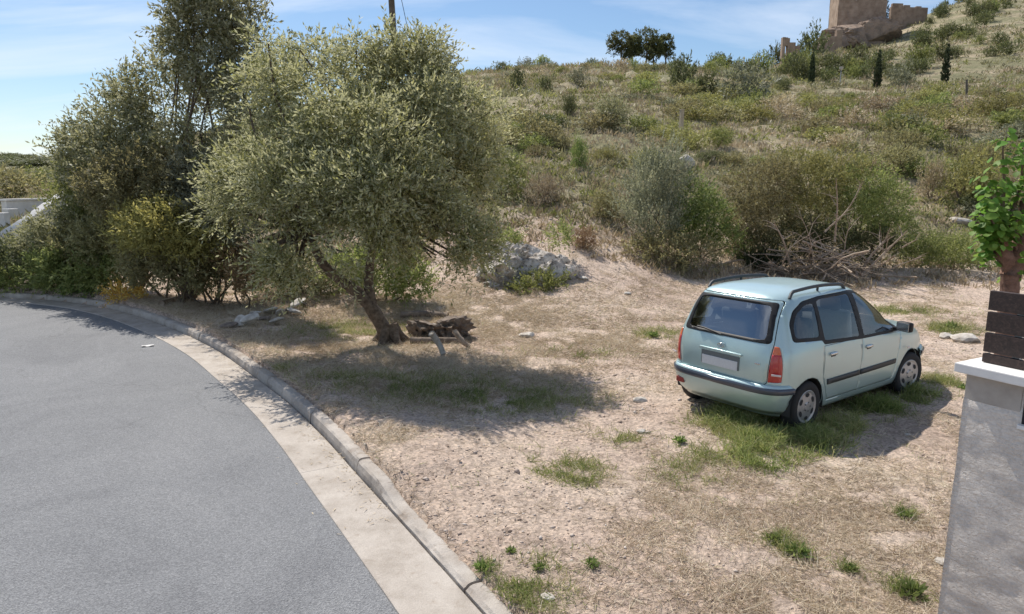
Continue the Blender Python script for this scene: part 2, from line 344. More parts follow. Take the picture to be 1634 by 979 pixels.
def hit(px, py, y0=3.0, y1=400):
    "where the sight line of a photo pixel meets the terrain"
    Y = np.geomspace(y0, y1, 620); a = at(px, py, 1.0); P = np.stack([a.x*Y, Y, CAM_H + (a.z - CAM_H)*Y], 1)
    h = height(P[:, 0], P[:, 1]); h = np.where(h < -.1, 0, h)
    w = np.where(P[:, 2] <= h)[0]
    i = w[0] if len(w) else len(Y)-1
    return Vector((P[i, 0], P[i, 1], h[i]))
def ground(px, py):
    p = hit(px, py); return p
gx = np.concatenate([-np.geomspace(900, 9.5, 70), np.arange(-9.3, 12, .10), np.geomspace(12.2, 900, 75)])
gy = np.concatenate([-np.geomspace(300, 3, 16), np.arange(-2, 2.5, .5), np.arange(2.6, 24, .10), np.geomspace(24.15, 1500, 130)])
X, Y = np.meshgrid(gx, gy); Z = height(X, Y)
nx = len(gx); ny = len(gy); ii = (np.arange(ny-1)[:, None]*nx + np.arange(nx-1)[None]).ravel()
terr = mesh_np('terrain', np.stack([X.ravel(), Y.ravel(), Z.ravel()], 1), np.stack([ii, ii+1, ii+nx+1, ii+nx], 1), M['soil'], smooth=True,
               var=(sstep(19.5, 25, Y + 3*(fbm(X*.3, Y*.3)-.5)).ravel()))
tag(terr, 'dry sloping lot and scrub hillside of pinkish soil', kind='structure')

# road sheet
edge = K - Kn*.5
poly = [(-90, 12), (-90, -40), (9, -40)] + [tuple(p) for p in edge]
tri = tessellate_polygon([[Vector((*p, 0)) for p in poly]])
rd = mesh_np('road', [(p[0], p[1], 0.0) for p in poly], [f for f in tri], M['asphalt'])
for p in rd.data.polygons:
    if p.normal.z < 0: p.flip()
tag(rd, 'grey asphalt road bending away to the left', kind='structure')
# gutter slabs and kerb stones
def strip(prof, i0, i1, hfun=None, pert=0):
    V = []; F = []; k = len(prof); idx = list(range(i0, i1+1))
    for i in idx:
        h = KH[i]
        for jj, (o, z, hh) in enumerate(prof):
            c_ = 0 if not pert or not hh else pert*(float(fbm(Ks[i]*9 + jj*3.1, jj*5.7 + 2, 3))-.5 - .8*max(0, float(fbm(Ks[i]*3 + 40, jj*.6, 2))-.62)); V.append((K[i, 0]+Kn[i, 0]*(o - c_*(jj < 4)), K[i, 1]+Kn[i, 1]*(o - c_*(jj < 4)), z + hh*h + c_*(hh > 0)))
    for a in range(len(idx)-1):
        for j in range(k-1): F.append((a*k+j, (a+1)*k+j, (a+1)*k+j+1, a*k+j+1))
    F.append(tuple(range(k))); F.append(tuple((len(idx)-1)*k + j for j in reversed(range(k))))
    return V, F
K2 = smooth_path(K, 2600)     # finer line for the pieces
K = K2; Kt = np.gradient(K, axis=0); Kt /= np.linalg.norm(Kt, axis=1)[:, None]; Kn = np.stack([Kt[:, 1], -Kt[:, 0]], 1)
Ks = np.concatenate([[0], np.cumsum(np.linalg.norm(np.diff(K, axis=0), axis=1))]); KH = np.array([kerb_h(i) for i in range(len(K))])
gut = empty('gutter', (0, 0, 0)); tag(gut, 'pale concrete gutter strip along the road edge', kind='structure')
krb = empty('kerb', (0, 0, 0)); tag(krb, 'worn concrete kerb along the dirt lot', kind='structure')
def iat(s): return int(np.clip(np.searchsorted(Ks, s), 0, len(K)-1))
rg = np.random.default_rng(3)
yj = Ks[np.argmin(abs(K[:, 1]-6.62) + abs(K[:, 0]+1.7))]       # a joint of the kerb stands here in the photo
joints = [yj - 2.45, yj, yj + 1.75]
while joints[0] > 3: joints.insert(0, joints[0]-1.9)
while joints[-1] < Ks[-1]-2: joints.append(joints[-1] + 1.9)
for a, b_ in zip(joints[:-1], joints[1:]):
    if K[iat(a), 0] < -30 or K[iat(b_), 1] < -4: continue
    dz = rg.uniform(-.008, .008); do = rg.uniform(-.008, .008)
    prof = [(0+do, -.05, 0), (.008+do, dz*.5, .45), (.022+do, dz-.02, 1), (.042+do, dz-.004, 1), (.07+do, dz+.001, 1), (.135+do, dz+.002, 1), (.155+do, dz-.012, 1), (.16+do, -.06, 0)]
    V, F = strip(prof, iat(a + .006), iat(b_ - .006), pert=.018)
    mesh_np('kerb_stone', V, F, M['kerb'], krb)
gj = [yj + .25]
while gj[0] > 3: gj.insert(0, gj[0]-2.3)
while gj[-1] < Ks[-1]-3: gj.append(gj[-1] + 2.3)
for a, b_ in zip(gj[:-1], gj[1:]):
    if K[iat(a), 0] < -30 or K[iat(b_), 1] < -4: continue
    dz = rg.uniform(-.003, .003)
    V, F = strip([(-.505, -.05, 0), (-.50, .010+dz, 0), (-.49, .014+dz, 0), (-.25, .012+dz, 0), (-.03, .016+dz, 0), (-.012, .012+dz, 0), (-.008, -.05, 0)], iat(a + .005), iat(b_ - .005))
    mesh_np('gutter_slab', V, F, M['gutter'], gut)
#PART2
# ------------------------------------------------------------------ foliage
def rand_dirs(r, n):
    v = r.normal(size=(n, 3)); return v/np.linalg.norm(v, axis=1)[:, None]
def norm(v): return v/np.maximum(np.linalg.norm(v, axis=-1, keepdims=True), 1e-9)
def leaf_quads(r, P, A, L, W, curl=.0):
    "one diamond leaf per row: base point, axis, length, width"
    n = len(P); N = rand_dirs(r, n); N = norm(N + np.array([0, 0, .5])); S = norm(np.cross(A, N))
    L = L*r.uniform(.65, 1.25, n)[:, None]; W = W*r.uniform(.7, 1.25, n)[:, None]
    N2 = np.cross(S, A)
    V = np.stack([P, P + A*L*.45 + S*W*.5 + N2*L*curl, P + A*L, P + A*L*.45 - S*W*.5 + N2*L*curl], 1).reshape(-1, 3)
    F = np.arange(n*4).reshape(n, 4); return V, F
def crown_geo(lobes, shoots, per, L, W, seed, shell=.45, up=.35, shoot=.28, spread=.9, bottom=-2.0, gap=.0, droop=0, gsc=1.6):
    """leafy shoots through a set of ellipsoid lobes (centre, radii): every shoot carries leaves along its length"""
    r = np.random.default_rng(seed); lob = [(np.array(c, float), np.array(q if hasattr(q, '__len__') else (q, q, q), float)) for c, q in lobes]
    wgt = np.array([np.prod(q)**(2/3) for _, q in lob]); wgt /= wgt.sum(); pick = r.choice(len(lob), shoots, p=wgt)
    Cc = np.array([c for c, _ in lob])[pick]; R = np.array([q for _, q in lob])[pick]
    D = rand_dirs(r, shoots); rad = (shell + (1-shell)*r.random(shoots)**.6)[:, None]
    rad = rad*(1 + .28*(fbm(D[:, 0]*2.2 + pick*7.7, D[:, 2]*2.2 + D[:, 1]*1.7, 2)-.5)*2)[:, None]
    B = Cc + D*R*rad
    if gap > 0:
        sc_ = gsc/np.median(R); k = fbm(B[:, 0]*sc_ + seed, B[:, 2]*sc_ + B[:, 1]*sc_*.7, 3) > gap
        B, D, pick = B[k], D[k], pick[k]
    k = B[:, 2] > bottom; B, D, pick = B[k], D[k], pick[k]; n = len(B)
    A = norm(D*.8 + rand_dirs(r, n)*.55 + np.array([0, 0, up])); sl = shoot*r.uniform(.5, 1.3, n)
    tone = np.clip(.5 + .30*r.normal(size=n) + .35*(fbm(B[:, 0]*1.3 + 3, B[:, 2]*1.3 + B[:, 1], 2)-.5)*2, 0, 1)
    u = np.tile(np.linspace(.05, 1, per), n); idx = np.repeat(np.arange(n), per)
    P = B[idx] + A[idx]*(sl[idx]*u)[:, None]; P[:, 2] -= droop*u*u*sl[idx]
    LA = norm(A[idx]*.8 + rand_dirs(r, n*per)*spread)
    V, F = leaf_quads(r, P, LA, L, W)
    var = np.repeat(np.clip(tone[idx] + r.normal(size=n*per)*.16, 0, 1), 4)
    tw = None
    return V, F, var
def stems_geo(base, tips, r0, r1, seed, k=6, bend=.15):
    rr = random.Random(seed); V = []; F = []
    for tp in tips:
        b = Vector(base); tp = Vector(tp); d = tp - b; m1 = b + d*.35 + Vector((rr.uniform(-1, 1), rr.uniform(-1, 1), rr.uniform(-.2, .5)))*bend*d.length; m2 = b + d*.7 + Vector((rr.uniform(-1, 1), rr.uniform(-1, 1), 0))*bend*.6*d.length
        p = smooth_path([b, m1, m2, tp], 9); tube_geo(p, np.linspace(r0, r1, 9), k, V, F)
    return V, F
def shrub(name, label, cat, base, lobes, mat, shoots, per=9, L=.09, W=.03, seed=1, group=None, stem=True, stemr=.03, stemmat='twig', **kw):
    "a shrub of its own: foliage and stems under an Empty at its foot"
    base = Vector(base); root = tag(empty(name, base), label, cat, group)
    loc = [((Vector(c) - base), q) for c, q in lobes]
    V, F, var = crown_geo(loc, shoots, per, L, W, seed, **kw)
    mesh_np('foliage', V, F, M[mat], root, var=var)
    if stem:
        V, F = stems_geo((0, 0, -.1), [c for c, _ in loc], stemr, stemr*.3, seed); mesh_np('stems', V, F, M[stemmat], root, smooth=True)
    return root
def lob(px, py, Y, rx, ry=None, rd=None):
    "lobe round a photo pixel at depth Y, radii given in photo pixels (across, up, along)"
    s = Y/FPX; ry = ry or rx; rd = rd or rx
    return (at(px, py, Y), (rx*s, rd*s, ry*s))

# ---- front olive tree
ob = ground(622, 548); ob = Vector((ob.x, ob.y, hz(ob.x, ob.y)))
OY = ob.y
ot = tag(empty('olive_tree', ob), 'big leaning olive tree with silvery crown in front of the bank', 'tree')
OL = [(648, 140, .2, 74), (565, 125, .5, 58), (722, 195, -.1, 62), (470, 150, .3, 70), (425, 215, .4, 56), (620, 245, -.9, 84), (728, 290, -.7, 62), (530, 235, -.6, 72),
      (455, 320, -.9, 66), (545, 325, -1.4, 72), (645, 335, -1.3, 70), (712, 372, -.8, 50), (395, 370, -.6, 46), (455, 400, -.8, 36), (615, 380, -1.0, 36), (768, 225, .1, 34),
      (368, 305, -.2, 36), (590, 80, .6, 32), (684, 100, .4, 36), (505, 85, .8, 36), (440, 95, .9, 34), (748, 335, -.6, 42), (400, 65, 1.0, 20), (620, 210, .6, 66), (520, 300, .6, 66), (660, 310, .6, 66), (560, 180, -.8, 62),
      (430, 285, -.9, 52), (380, 350, -.7, 40), (755, 385, -.6, 30), (530, 385, -1.0, 32), (500, 130, -.2, 46), (690, 165, -.3, 50), (600, 305, -1.4, 60), (790, 270, 0, 26), (412, 425, -.5, 34), (468, 432, -.6, 30), (380, 400, -.4, 30), (728, 425, -.6, 30), (405, 415, -.4, 46), (450, 430, -.7, 46), (500, 430, -.9, 42), (655, 415, -.7, 40), (700, 425, -.5, 40), (545, 415, -1.1, 36), (765, 405, -.4, 36)]
ro = random.Random(31)
for px, py in ((345, 345), (350, 300), (365, 400), (400, 415), (440, 425), (480, 425), (650, 400), (700, 415), (735, 410), (775, 400), (795, 330), (800, 250), (785, 200), (760, 150), (720, 110), (660, 60), (620, 55), (560, 70), (470, 60), (420, 45), (395, 110), (380, 160), (385, 230), (355, 265), (690, 70), (805, 180)):
    OL.append((px + ro.uniform(-8, 8), py + ro.uniform(-8, 8), ro.uniform(-.6, .5), ro.uniform(15, 27)))
lobes = []
for px, py, dy, rr in OL: lobes.append(lob(574 + (px-574)*.91, 255 + (py-255)*.92, OY + dy*1.15 - .8, rr*.94, rr*.84, rr*1.0))
loc = [(c - ob, q) for c, q in lobes]
V, F, var = crown_geo(loc, 23000, 11, .082, .027, 11, shell=.3, shoot=.42, spread=.75, gap=.455, up=.2, droop=.25, gsc=1.15)
mesh_np('crown', V, F, M['olive'], ot, var=var)
def trunk_pts(L_): return [at(px, py, OY + dy) - ob for px, py, dy in L_]
V = []; F = []; rt = random.Random(4)
tp = smooth_path([Vector((.05, 0, -.15))] + trunk_pts([(613, 526, 0), (594, 493, -.1), (570, 466, -.2), (543, 446, -.3), (515, 420, -.45), (490, 370, -.6)]), 26)
tube_geo(tp, [.25, .195, .165, .15, .142, .138] + list(np.linspace(.134, .06, 20)), 14, V, F, wob=.07, rng=rt)
tp = smooth_path(trunk_pts([(594, 493, -.1), (590, 470, -.1), (588, 445, -.1), (594, 400, -.2), (610, 330, -.4)]), 20)
tube_geo(tp, np.linspace(.105, .045, 20), 12, V, F, wob=.06, rng=rt)
for a in ((-.3, .1), (.22, -.25), (.28, .18), (-.12, -.3)):                       # root flare
    tube_geo(smooth_path([(a[0]*.2, a[1]*.2, .32), (a[0]*.65, a[1]*.65, .10), (a[0]*1.3, a[1]*1.3, -.04)], 6), [.10, .10, .09, .075, .055, .03], 8, V, F, wob=.08, rng=rt)
mesh_np('trunk', V, F, M['bark'], ot, smooth=True)
s1 = at(490, 370, OY-.6) - ob; s2 = at(610, 330, OY) - ob; s0 = at(543, 446, OY-.3) - ob
for i, (c, q) in enumerate(loc):
    st = min((s1, s2, s0), key=lambda p: (p - c).length); V, F = stems_geo(st, [c], .05, .012, 60+i, 7, .10)
    mesh_np('limb', V, F, M['bark'], ot, smooth=True)

# ---- dark wild olive towering behind it
wb = hit(300, 440); wb = Vector((at(300, 440, 16.6).x, 16.6, 0)); wb.z = hz(wb.x, wb.y)
WL = [(322, 48, 16.4, 54), (352, 8, 16.5, 50), (285, 85, 16.6, 30), (385, 85, 16.3, 38), (345, 112, 16.2, 38), (292, 42, 16.6, 28), (310, -20, 16.6, 40), (395, 30, 16.4, 26), (385, 150, 16, 34), (335, 100, 16.3, 36), (400, 215, 15.8, 44)]
shrub('wild_olive_tree', 'tall dark wild olive rising above the others behind the leaning olive', 'tree', wb, [lob(*l) for l in WL], 'wild_olive', 2500, 11, .12, .04, 21, stemr=.045, stemmat='bark', shell=.25, gap=.32, shoot=.34)
wb2 = Vector((at(215, 430, 17.6).x, 17.6, 0)); wb2.z = hz(wb2.x, wb2.y)
WL = [(300, 185, 17.0, 50), (258, 200, 17.2, 52), (215, 215, 17.5, 50), (170, 228, 17.6, 36), (255, 130, 17.4, 36), (200, 165, 17.6, 26), (128, 222, 18.0, 24), (105, 235, 18.0, 14), (225, 265, 17.3, 64), (165, 270, 17.8, 54), (300, 250, 17, 66), (340, 215, 16.8, 54), (275, 155, 17.2, 48), (130, 255, 18, 40), (345, 290, 16.6, 40), (225, 165, 17.3, 46), (325, 165, 16.8, 48), (365, 255, 16.6, 36), (190, 190, 17.6, 40)]
shrub('wild_olive_tree', 'spreading feathery wild olive stepping down against the sky beside the tall one', 'tree', wb2, [lob(*l) for l in WL], 'wild_olive', 5200, 11, .12, .04, 22, stemr=.03, stemmat='bark', shell=.2, gap=.40, gsc=1.2, shoot=.45)

# ---- shrub bank to the left, behind the far kerb
def bank(label, mat, ls, shoots, seed, L=.10, W=.036, **kw):
    x = sum(at(*l[:3]).x for l in ls)/len(ls); y = max(l[2] for l in ls); b_ = Vector((x, y, hz(x, y)))
    kw.setdefault('shell', .35); kw.setdefault('gap', .36)
    return shrub('roadside_shrub', label, 'shrub', b_, [lob(*l) for l in ls], mat, shoots, 9, L, W, seed, 'shrubs on the bank beyond the road bend', **kw)
bank('olive-brown shrub high on the bank under the feathery wild olive', 'brownleaf', [(240, 290, 16.3, 70, 55), (190, 300, 16.6, 54, 45), (290, 310, 16.1, 52)], 2500, 31)
bank('dense grey-green shrub between the bank and the leaning olive', 'greyleaf', [(330, 300, 15.8, 55), (352, 350, 15.4, 55), (310, 360, 15.6, 45)], 1900, 32)
bank('sparse green shrub at the top end of the sloping pale coping', 'greenleaf', [(135, 290, 18.6, 40, 40), (110, 320, 18.8, 30), (165, 330, 18.3, 45)], 1400, 33)
bank('yellowish ochre shrub low on the bank above the dry log', 'ochreleaf', [(272, 365, 15.3, 62, 40), (225, 365, 15.7, 44, 32), (320, 380, 15.1, 42, 30)], 2200, 34)
bank('olive-brown shrub behind the pale dry log', 'brownleaf', [(300, 425, 15.6, 60, 32), (345, 435, 15.3, 45, 30), (250, 425, 15.8, 45, 30), (385, 430, 15.6, 30, 30)], 1900, 35)
bank('purple-brown twiggy thicket in the middle of the bank', 'brownleaf', [(175, 390, 17.3, 50, 42), (130, 400, 17.6, 45, 36), (210, 410, 17, 40, 30)], 1500, 36)
bank('light green shrub in front of the purple-brown thicket', 'greenleaf', [(120, 425, 17.2, 42, 26), (80, 430, 17.4, 36, 26), (170, 435, 17.1, 36, 18)], 1300, 37)
bank('grey-green shrub just below the sloping pale coping', 'wild_olive', [(95, 375, 18.0, 42, 34), (60, 395, 18.2, 36, 28), (130, 360, 18.0, 36, 30)], 1400, 38)
bank('dark shrub at the picture edge under the sloping coping', 'darkleaf', [(20, 410, 18.3, 40, 26), (-30, 420, 18.4, 50, 26), (60, 420, 18.1, 35, 24)], 1200, 39)
bank('low green weeds growing along the far bend of the kerb', 'greenleaf', [(30, 448, 17.9, 40, 12, 16), (-30, 448, 18, 40, 12, 16), (85, 455, 17.8, 35, 9, 14)], 700, 40, stem=False)
bank('small bright green plant in front of the dark shrubs by the kerb', 'brightleaf', [(128, 455, 17.3, 22, 13, 14), (150, 458, 17.2, 16, 8, 10)], 320, 41, stem=False, L=.08)
bank('orange-yellow flowering clump beside the kerb', 'flower', [(196, 469, 16.2, 26, 7, 10), (215, 472, 16.0, 14, 6, 8)], 170, 42, L=.05, W=.04, stem=False, gap=0, bottom=.0)
bank('rust-brown dry shrub between the bank and the olive trunk', 'rustleaf', [(372, 415, 15.3, 20, 22), (395, 445, 15.0, 16, 20)], 360, 43)
bank('tall green shrub behind the olive trunk', 'greenleaf', [(620, 420, 15.5, 50, 40), (560, 430, 15.8, 40, 28), (655, 450, 15.2, 34, 24)], 1200, 44)
bank('grey-green bush showing through behind the olive trunk base', 'wild_olive', [(480, 430, 16.8, 50, 34), (430, 420, 17, 45, 34), (530, 440, 16.6, 40, 28)], 1200, 45)

# ---- white concrete wall, sloping coping, pole
wl = empty('concrete_wall', (at(60, 350, 30).x, 30, 0)); wl.location.z = hz(wl.location.x, 30)
tag(wl, 'grey concrete wall with pale coping behind the shrub bank', 'wall', kind='thing')
bm = bmesh.new(); a = at(5, 322, 30); b_ = at(97, 318, 33); d = (b_ - a); ang = math.atan2(d.y, d.x); mid = (a + b_)/2 - wl.location
box_bm(bm, (mid.x, mid.y, mid.z - 1.2), (d.length, .25, 2.4), Matrix.Rotation(ang, 3, 'Z'), .02)
bm_obj('wall_panel', bm, M['whitewall'], wl)
bm = bmesh.new(); box_bm(bm, (mid.x, mid.y, mid.z + .05), (d.length+.1, .36, .09), Matrix.Rotation(ang, 3, 'Z'), .015); bm_obj('coping', bm, M['concrete_light'], wl)
bm = bmesh.new(); q = at(18, 350, 29.8) - wl.location; box_bm(bm, (q.x, q.y, q.z-.4), (.5, .35, 1.7), Matrix.Rotation(ang, 3, 'Z'), .02); bm_obj('buttress', bm, M['whitewall'], wl)
w2 = empty('low_wall', (at(-30, 370, 27).x, 27, 0)); w2.location.z = hz(w2.location.x, 27); tag(w2, 'low grey block wall at the picture edge below the taller one', 'wall', kind='thing')
bm = bmesh.new(); q = at(-35, 352, 27) - w2.location; box_bm(bm, (q.x, q.y, q.z-.5), (2.3, .3, 1.6), None, .02); bm_obj('wall_panel', bm, M['whitewall'], w2)
cp = empty('sloping_coping', (at(50, 350, 20.5).x, 20.5, 0)); cp.location.z = hz(cp.location.x, 20.5); tag(cp, 'pale sloping concrete coping running down beside the shrub bank', 'coping')
cpp = smooth_path([at(-40, 392, 19.6), at(0, 374, 20.0), at(40, 350, 20.6), (at(75, 325, 21.4)), at(103, 306, 22.2)], 18)
V = []; F = []
for i, p in enumerate(cpp):
    p = Vector(p) - cp.location
    for ox, oz in ((-.13, -.9), (-.13, .05), (.13, .07), (.13, -.9)): V.append((p.x + ox*.8, p.y + ox*.6, p.z + oz - .05))
for i in range(17):
    for j in range(4): F.append((i*4+j, i*4+(j+1) % 4, i*4+4+(j+1) % 4, i*4+4+j))
F += [(0, 1, 2, 3), (71, 70, 69, 68)]
mesh_np('coping_beam', V, F, M['concrete_light'], cp)
p0 = at(632, 60, 30); pb = Vector((p0.x, 30, hz(p0.x, 30)))
pole = tag(empty('utility_pole', pb), 'grey wooden utility pole rising behind the olive crown', 'pole')
V, F = tube_geo([(0, 0, -.3), (-.05, 0, 4), (-.25, 0, 9.5)], [.16, .14, .11], 12); mesh_np('pole_shaft', V, F, M['polewood'], pole, smooth=True)
V, F = tube_geo(smooth_path([(-.22, 0, 9.1), (.6, 0, 5.0), (1.5, 0, .2)], 10), .012, 5); mesh_np('guy_wire', V, F, M['black'], pole)
V, F = tube_geo([(-1.0, 0, 8.9), (.6, 0, 8.9)], .06, 8); mesh_np('crossarm', V, F, M['polewood'], pole)
for ox in (-.9, -.35, .5):
    V, F = tube_geo([(ox, 0, 8.95), (ox, 0, 9.02), (ox, 0, 9.1), (ox, 0, 9.15)], [.03, .05, .05, .02], 8); mesh_np('insulator', V, F, M['stone'], pole)
# PART3
# ------------------------------------------------------------------ the parked car
def paint(name, col, metal=.45, rough=.32):
    m, t, b = newmat(name); co = objco(t)
    d = noise(t, 5, 6, .65, co); c = mixc(t, ramp(t, d, [(.45, (0, 0, 0)), (.8, (.10, .10, .10))]), col, (.40, .37, .32))
    t.links.new(c, b.inputs['Base Color']); b.inputs['Metallic'].default_value = metal
    rr = nn(t, 'ShaderNodeMapRange'); t.links.new(noise(t, 9, 4, .6, co), rr.inputs[0]); rr.inputs[3].default_value = rough; rr.inputs[4].default_value = rough+.08
    t.links.new(rr.outputs[0], b.inputs['Roughness']); b.inputs['Coat Weight'].default_value = .6; b.inputs['Coat Roughness'].default_value = .12
    return m
M['paint'] = paint('pale_blue_green_paint', (.44, .58, .585), .35, .28)
def glass(name, tint, refl=.10):
    m, t, b = newmat(name); o = t.nodes['Material Output']; t.nodes.remove(b)
    tr = nn(t, 'ShaderNodeBsdfTransparent'); tr.inputs[0].default_value = (*tint, 1)
    gl = nn(t, 'ShaderNodeBsdfGlossy'); gl.inputs['Roughness'].default_value = .03; gl.inputs[0].default_value = (.95, .97, 1, 1)
    fr = nn(t, 'ShaderNodeFresnel'); fr.inputs[0].default_value = 1.5; ad = nn(t, 'ShaderNodeMath', operation='ADD'); ad.inputs[1].default_value = refl
    t.links.new(fr.outputs[0], ad.inputs[0]); mx_ = nn(t, 'ShaderNodeMixShader'); t.links.new(ad.outputs[0], mx_.inputs[0])
    t.links.new(tr.outputs[0], mx_.inputs[1]); t.links.new(gl.outputs[0], mx_.inputs[2]); t.links.new(mx_.outputs[0], o.inputs[0]); return m
M['glass'] = glass('car_glass', (.74, .78, .77), .05); M['rearglass'] = glass('rear_glass', (.42, .48, .50), .22)
def flat(name, col, rough=.5, metal=0, coat=0, trans=0):
    m, t, b = newmat(name); co = objco(t); c = mixc(t, noise(t, 40, 3, .5, co), tuple(x*.85 for x in col), tuple(min(1, x*1.12) for x in col))
    t.links.new(c, b.inputs['Base Color']); b.inputs['Roughness'].default_value = rough; b.inputs['Metallic'].default_value = metal; b.inputs['Coat Weight'].default_value = coat
    return m
M['red'] = flat('red_lens', (.42, .02, .02), .18, 0, .8); M['amber'] = flat('amber_lens', (.62, .13, .03), .18, 0, .8); M['clearlens'] = flat('clear_lens', (.62, .55, .55), .15, 0, .8)
M['rubstrip'] = flat('rub_strip', (.035, .04, .045), .55); M['bumperstrip'] = flat('bumper_strip', (.05, .06, .085), .28, 0, .5)
M['tyre'] = flat('tyre_rubber', (.022, .022, .023), .85); M['rim'] = flat('wheel_cover', (.42, .42, .43), .38, .55); M['rimdark'] = flat('wheel_vent', (.03, .03, .032), .8)
M['interior'] = flat('car_interior', (.05, .052, .058), .9); M['seat'] = flat('seat_cloth', (.16, .16, .17), .95); M['seatcover'] = flat('pale_seat_cover', (.66, .65, .62), .9)
M['chrome'] = flat('chrome', (.6, .62, .63), .18, .9); M['plate'] = flat('blank_plate', (.60, .62, .64), .6); M['platehole'] = flat('plate_recess', (.13, .15, .155), .5)

CARX, CARY = 3.04, 8.62
KEYS = [  # z, rear x, front x, half width, rear roundness, front roundness
    (.20, -.44, 3.26, .775, 6, 6), (.30, -.50, 3.33, .82, 6, 6), (.45, -.555, 3.37, .845, 6, 5.6), (.60, -.575, 3.37, .857, 6, 5.4), (.75, -.585, 3.33, .862, 6, 5.2),
    (.86, -.580, 3.20, .858, 6, 5), (.95, -.568, 2.90, .846, 6, 4.8), (1.02, -.553, 2.48, .828, 6, 4.8), (1.08, -.535, 2.30, .808, 6, 4.8), (1.20, -.492, 2.13, .768, 6, 4.8), (1.34, -.44, 1.90, .718, 6, 4.8),
    (1.46, -.385, 1.68, .668, 5.6, 4.6), (1.545, -.33, 1.49, .618, 5, 4.4), (1.592, -.24, 1.32, .545, 4.5, 4), (1.622, -.06, 1.12, .43, 4, 3.6), (1.638, .16, .92, .25, 3.5, 3.2), (1.642, .40, .70, .03, 3, 3)]
KEYS = np.array(KEYS, float); CX = .52
def key_at(u): return smooth_keys[min(int(round(u*(NL-1))), NL-1)]
NL = 64
smooth_keys = smooth_path(KEYS*np.array([1.6, 1, .5, 1, .0, .0]) , NL)/np.array([1.6, 1, .5, 1, 1, 1])
_tt = np.concatenate([[0], np.cumsum(np.linalg.norm(np.diff(KEYS*np.array([1.6, 1, .5, 1, 0, 0]), axis=0), axis=1))]); _ts = np.linspace(0, _tt[-1], NL)
smooth_keys[:, 4] = np.interp(_ts, _tt, KEYS[:, 4]); smooth_keys[:, 5] = np.interp(_ts, _tt, KEYS[:, 5])
def ring(k, off=0, nr=34, nf=44):
    z, xr, xf, w, er, ef = k; pts = []
    def quarter(hx, e, n):
        ph = np.linspace(0, math.pi/2, 1600); X_ = hx*np.cos(ph)**(2/e); Y_ = w*np.sin(ph)**(2/e)
        s = np.concatenate([[0], np.cumsum(np.hypot(np.diff(X_), np.diff(Y_)))]); q = np.linspace(0, s[-1], n)
        return np.interp(q, s, X_), np.interp(q, s, Y_)
    xa, ya = quarter(CX - xr, er, nr); xb, yb = quarter(xf - CX, ef, nf)
    R = [(CX - x, -y) for x, y in zip(xa, ya)] + [(CX + x, -y) for x, y in zip(xb[::-1][1:], yb[::-1][1:])]     # rear centre -> right side -> front centre
    L_ = [(x, -y) for x, y in R[1:-1]][::-1]
    return np.array([(x, y, z) for x, y in R + L_])
def shell_bm(keys):
    bm = bmesh.new(); rows = [[bm.verts.new(p) for p in ring(k)] for k in keys]; n = len(rows[0])
    for a, b_ in zip(rows[:-1], rows[1:]):
        for j in range(n): bm.faces.new((a[j], a[(j+1) % n], b_[(j+1) % n], b_[j]))
    bm.faces.new(rows[-1]); bm.normal_update(); return bm
def rounded(poly, r=.04, n=4):
    "polygon with its corners rounded"
    o = []; m_ = len(poly)
    for i in range(m_):
        p = np.array(poly[i], float); a = np.array(poly[i-1], float) - p; b_ = np.array(poly[(i+1) % m_], float) - p
        k = min(r, .4*np.linalg.norm(a), .4*np.linalg.norm(b_)); a = p + a/np.linalg.norm(a)*k; b_ = p + b_/np.linalg.norm(b_)*k
        for t_ in np.linspace(0, 1, n): o.append(tuple((1-t_)**2*a + 2*t_*(1-t_)*p + t_*t_*b_))
    return o
def inside(poly, x, y):
    c = False; j = len(poly)-1
    for i in range(len(poly)):
        xi, yi = poly[i]; xj, yj_ = poly[j]
        if (yi > y) != (yj_ > y) and x < (xj-xi)*(y-yi)/(yj_-yi)+xi: c = not c
        j = i
    return c
def cut(bm, poly, axes, test):
    "cut the outline of a polygon (in the plane of two axes) into the shell"
    a0, a1 = axes; xs = [p[0] for p in poly]; ys = [p[1] for p in poly]; e = .07
    n = len(poly); X0, X1, Y0, Y1 = min(xs)-.2, max(xs)+.2, min(ys)-.2, max(ys)+.2
    cand = {f for f in bm.faces if test(f) and any(X0 < v.co[a0] < X1 and Y0 < v.co[a1] < Y1 for v in f.verts)}
    for i in range(n):
        p = poly[i]; q = poly[(i+1) % n]; d = (q[0]-p[0], q[1]-p[1])
        if math.hypot(*d) < 1e-5: continue
        no = Vector((0, 0, 0)); no[a0] = d[1]; no[a1] = -d[0]; co = Vector((0, 0, 0)); co[a0] = p[0]; co[a1] = p[1]
        lo0, hi0 = min(p[0], q[0])-e, max(p[0], q[0])+e; lo1, hi1 = min(p[1], q[1])-e, max(p[1], q[1])+e
        cand = {f for f in cand if f.is_valid}; fs = [f for f in cand if any(lo0 < v.co[a0] < hi0 and lo1 < v.co[a1] < hi1 for v in f.verts)]
        if not fs: continue
        g = set(fs)
        for f in fs: g.update(f.edges); g.update(f.verts)
        rt_ = bmesh.ops.bisect_plane(bm, geom=list(g), plane_co=co, plane_no=no.normalized(), dist=1e-5)
        cand.update(x for x in rt_['geom'] if isinstance(x, bmesh.types.BMFace))
def circ(cx, cz, r, n=30): return [(cx + r*math.cos(2*math.pi*i/n), cz + r*math.sin(2*math.pi*i/n)) for i in range(n)]
WB = 2.60
W_QUARTER = rounded([(-.235, 1.125), (.235, 1.095), (.265, 1.475), (.08, 1.465), (-.12, 1.385), (-.22, 1.265)], .05)
W_REAR = rounded([(.33, 1.045), (1.13, 1.005), (1.10, 1.515), (.42, 1.505), (.335, 1.485)], .04)
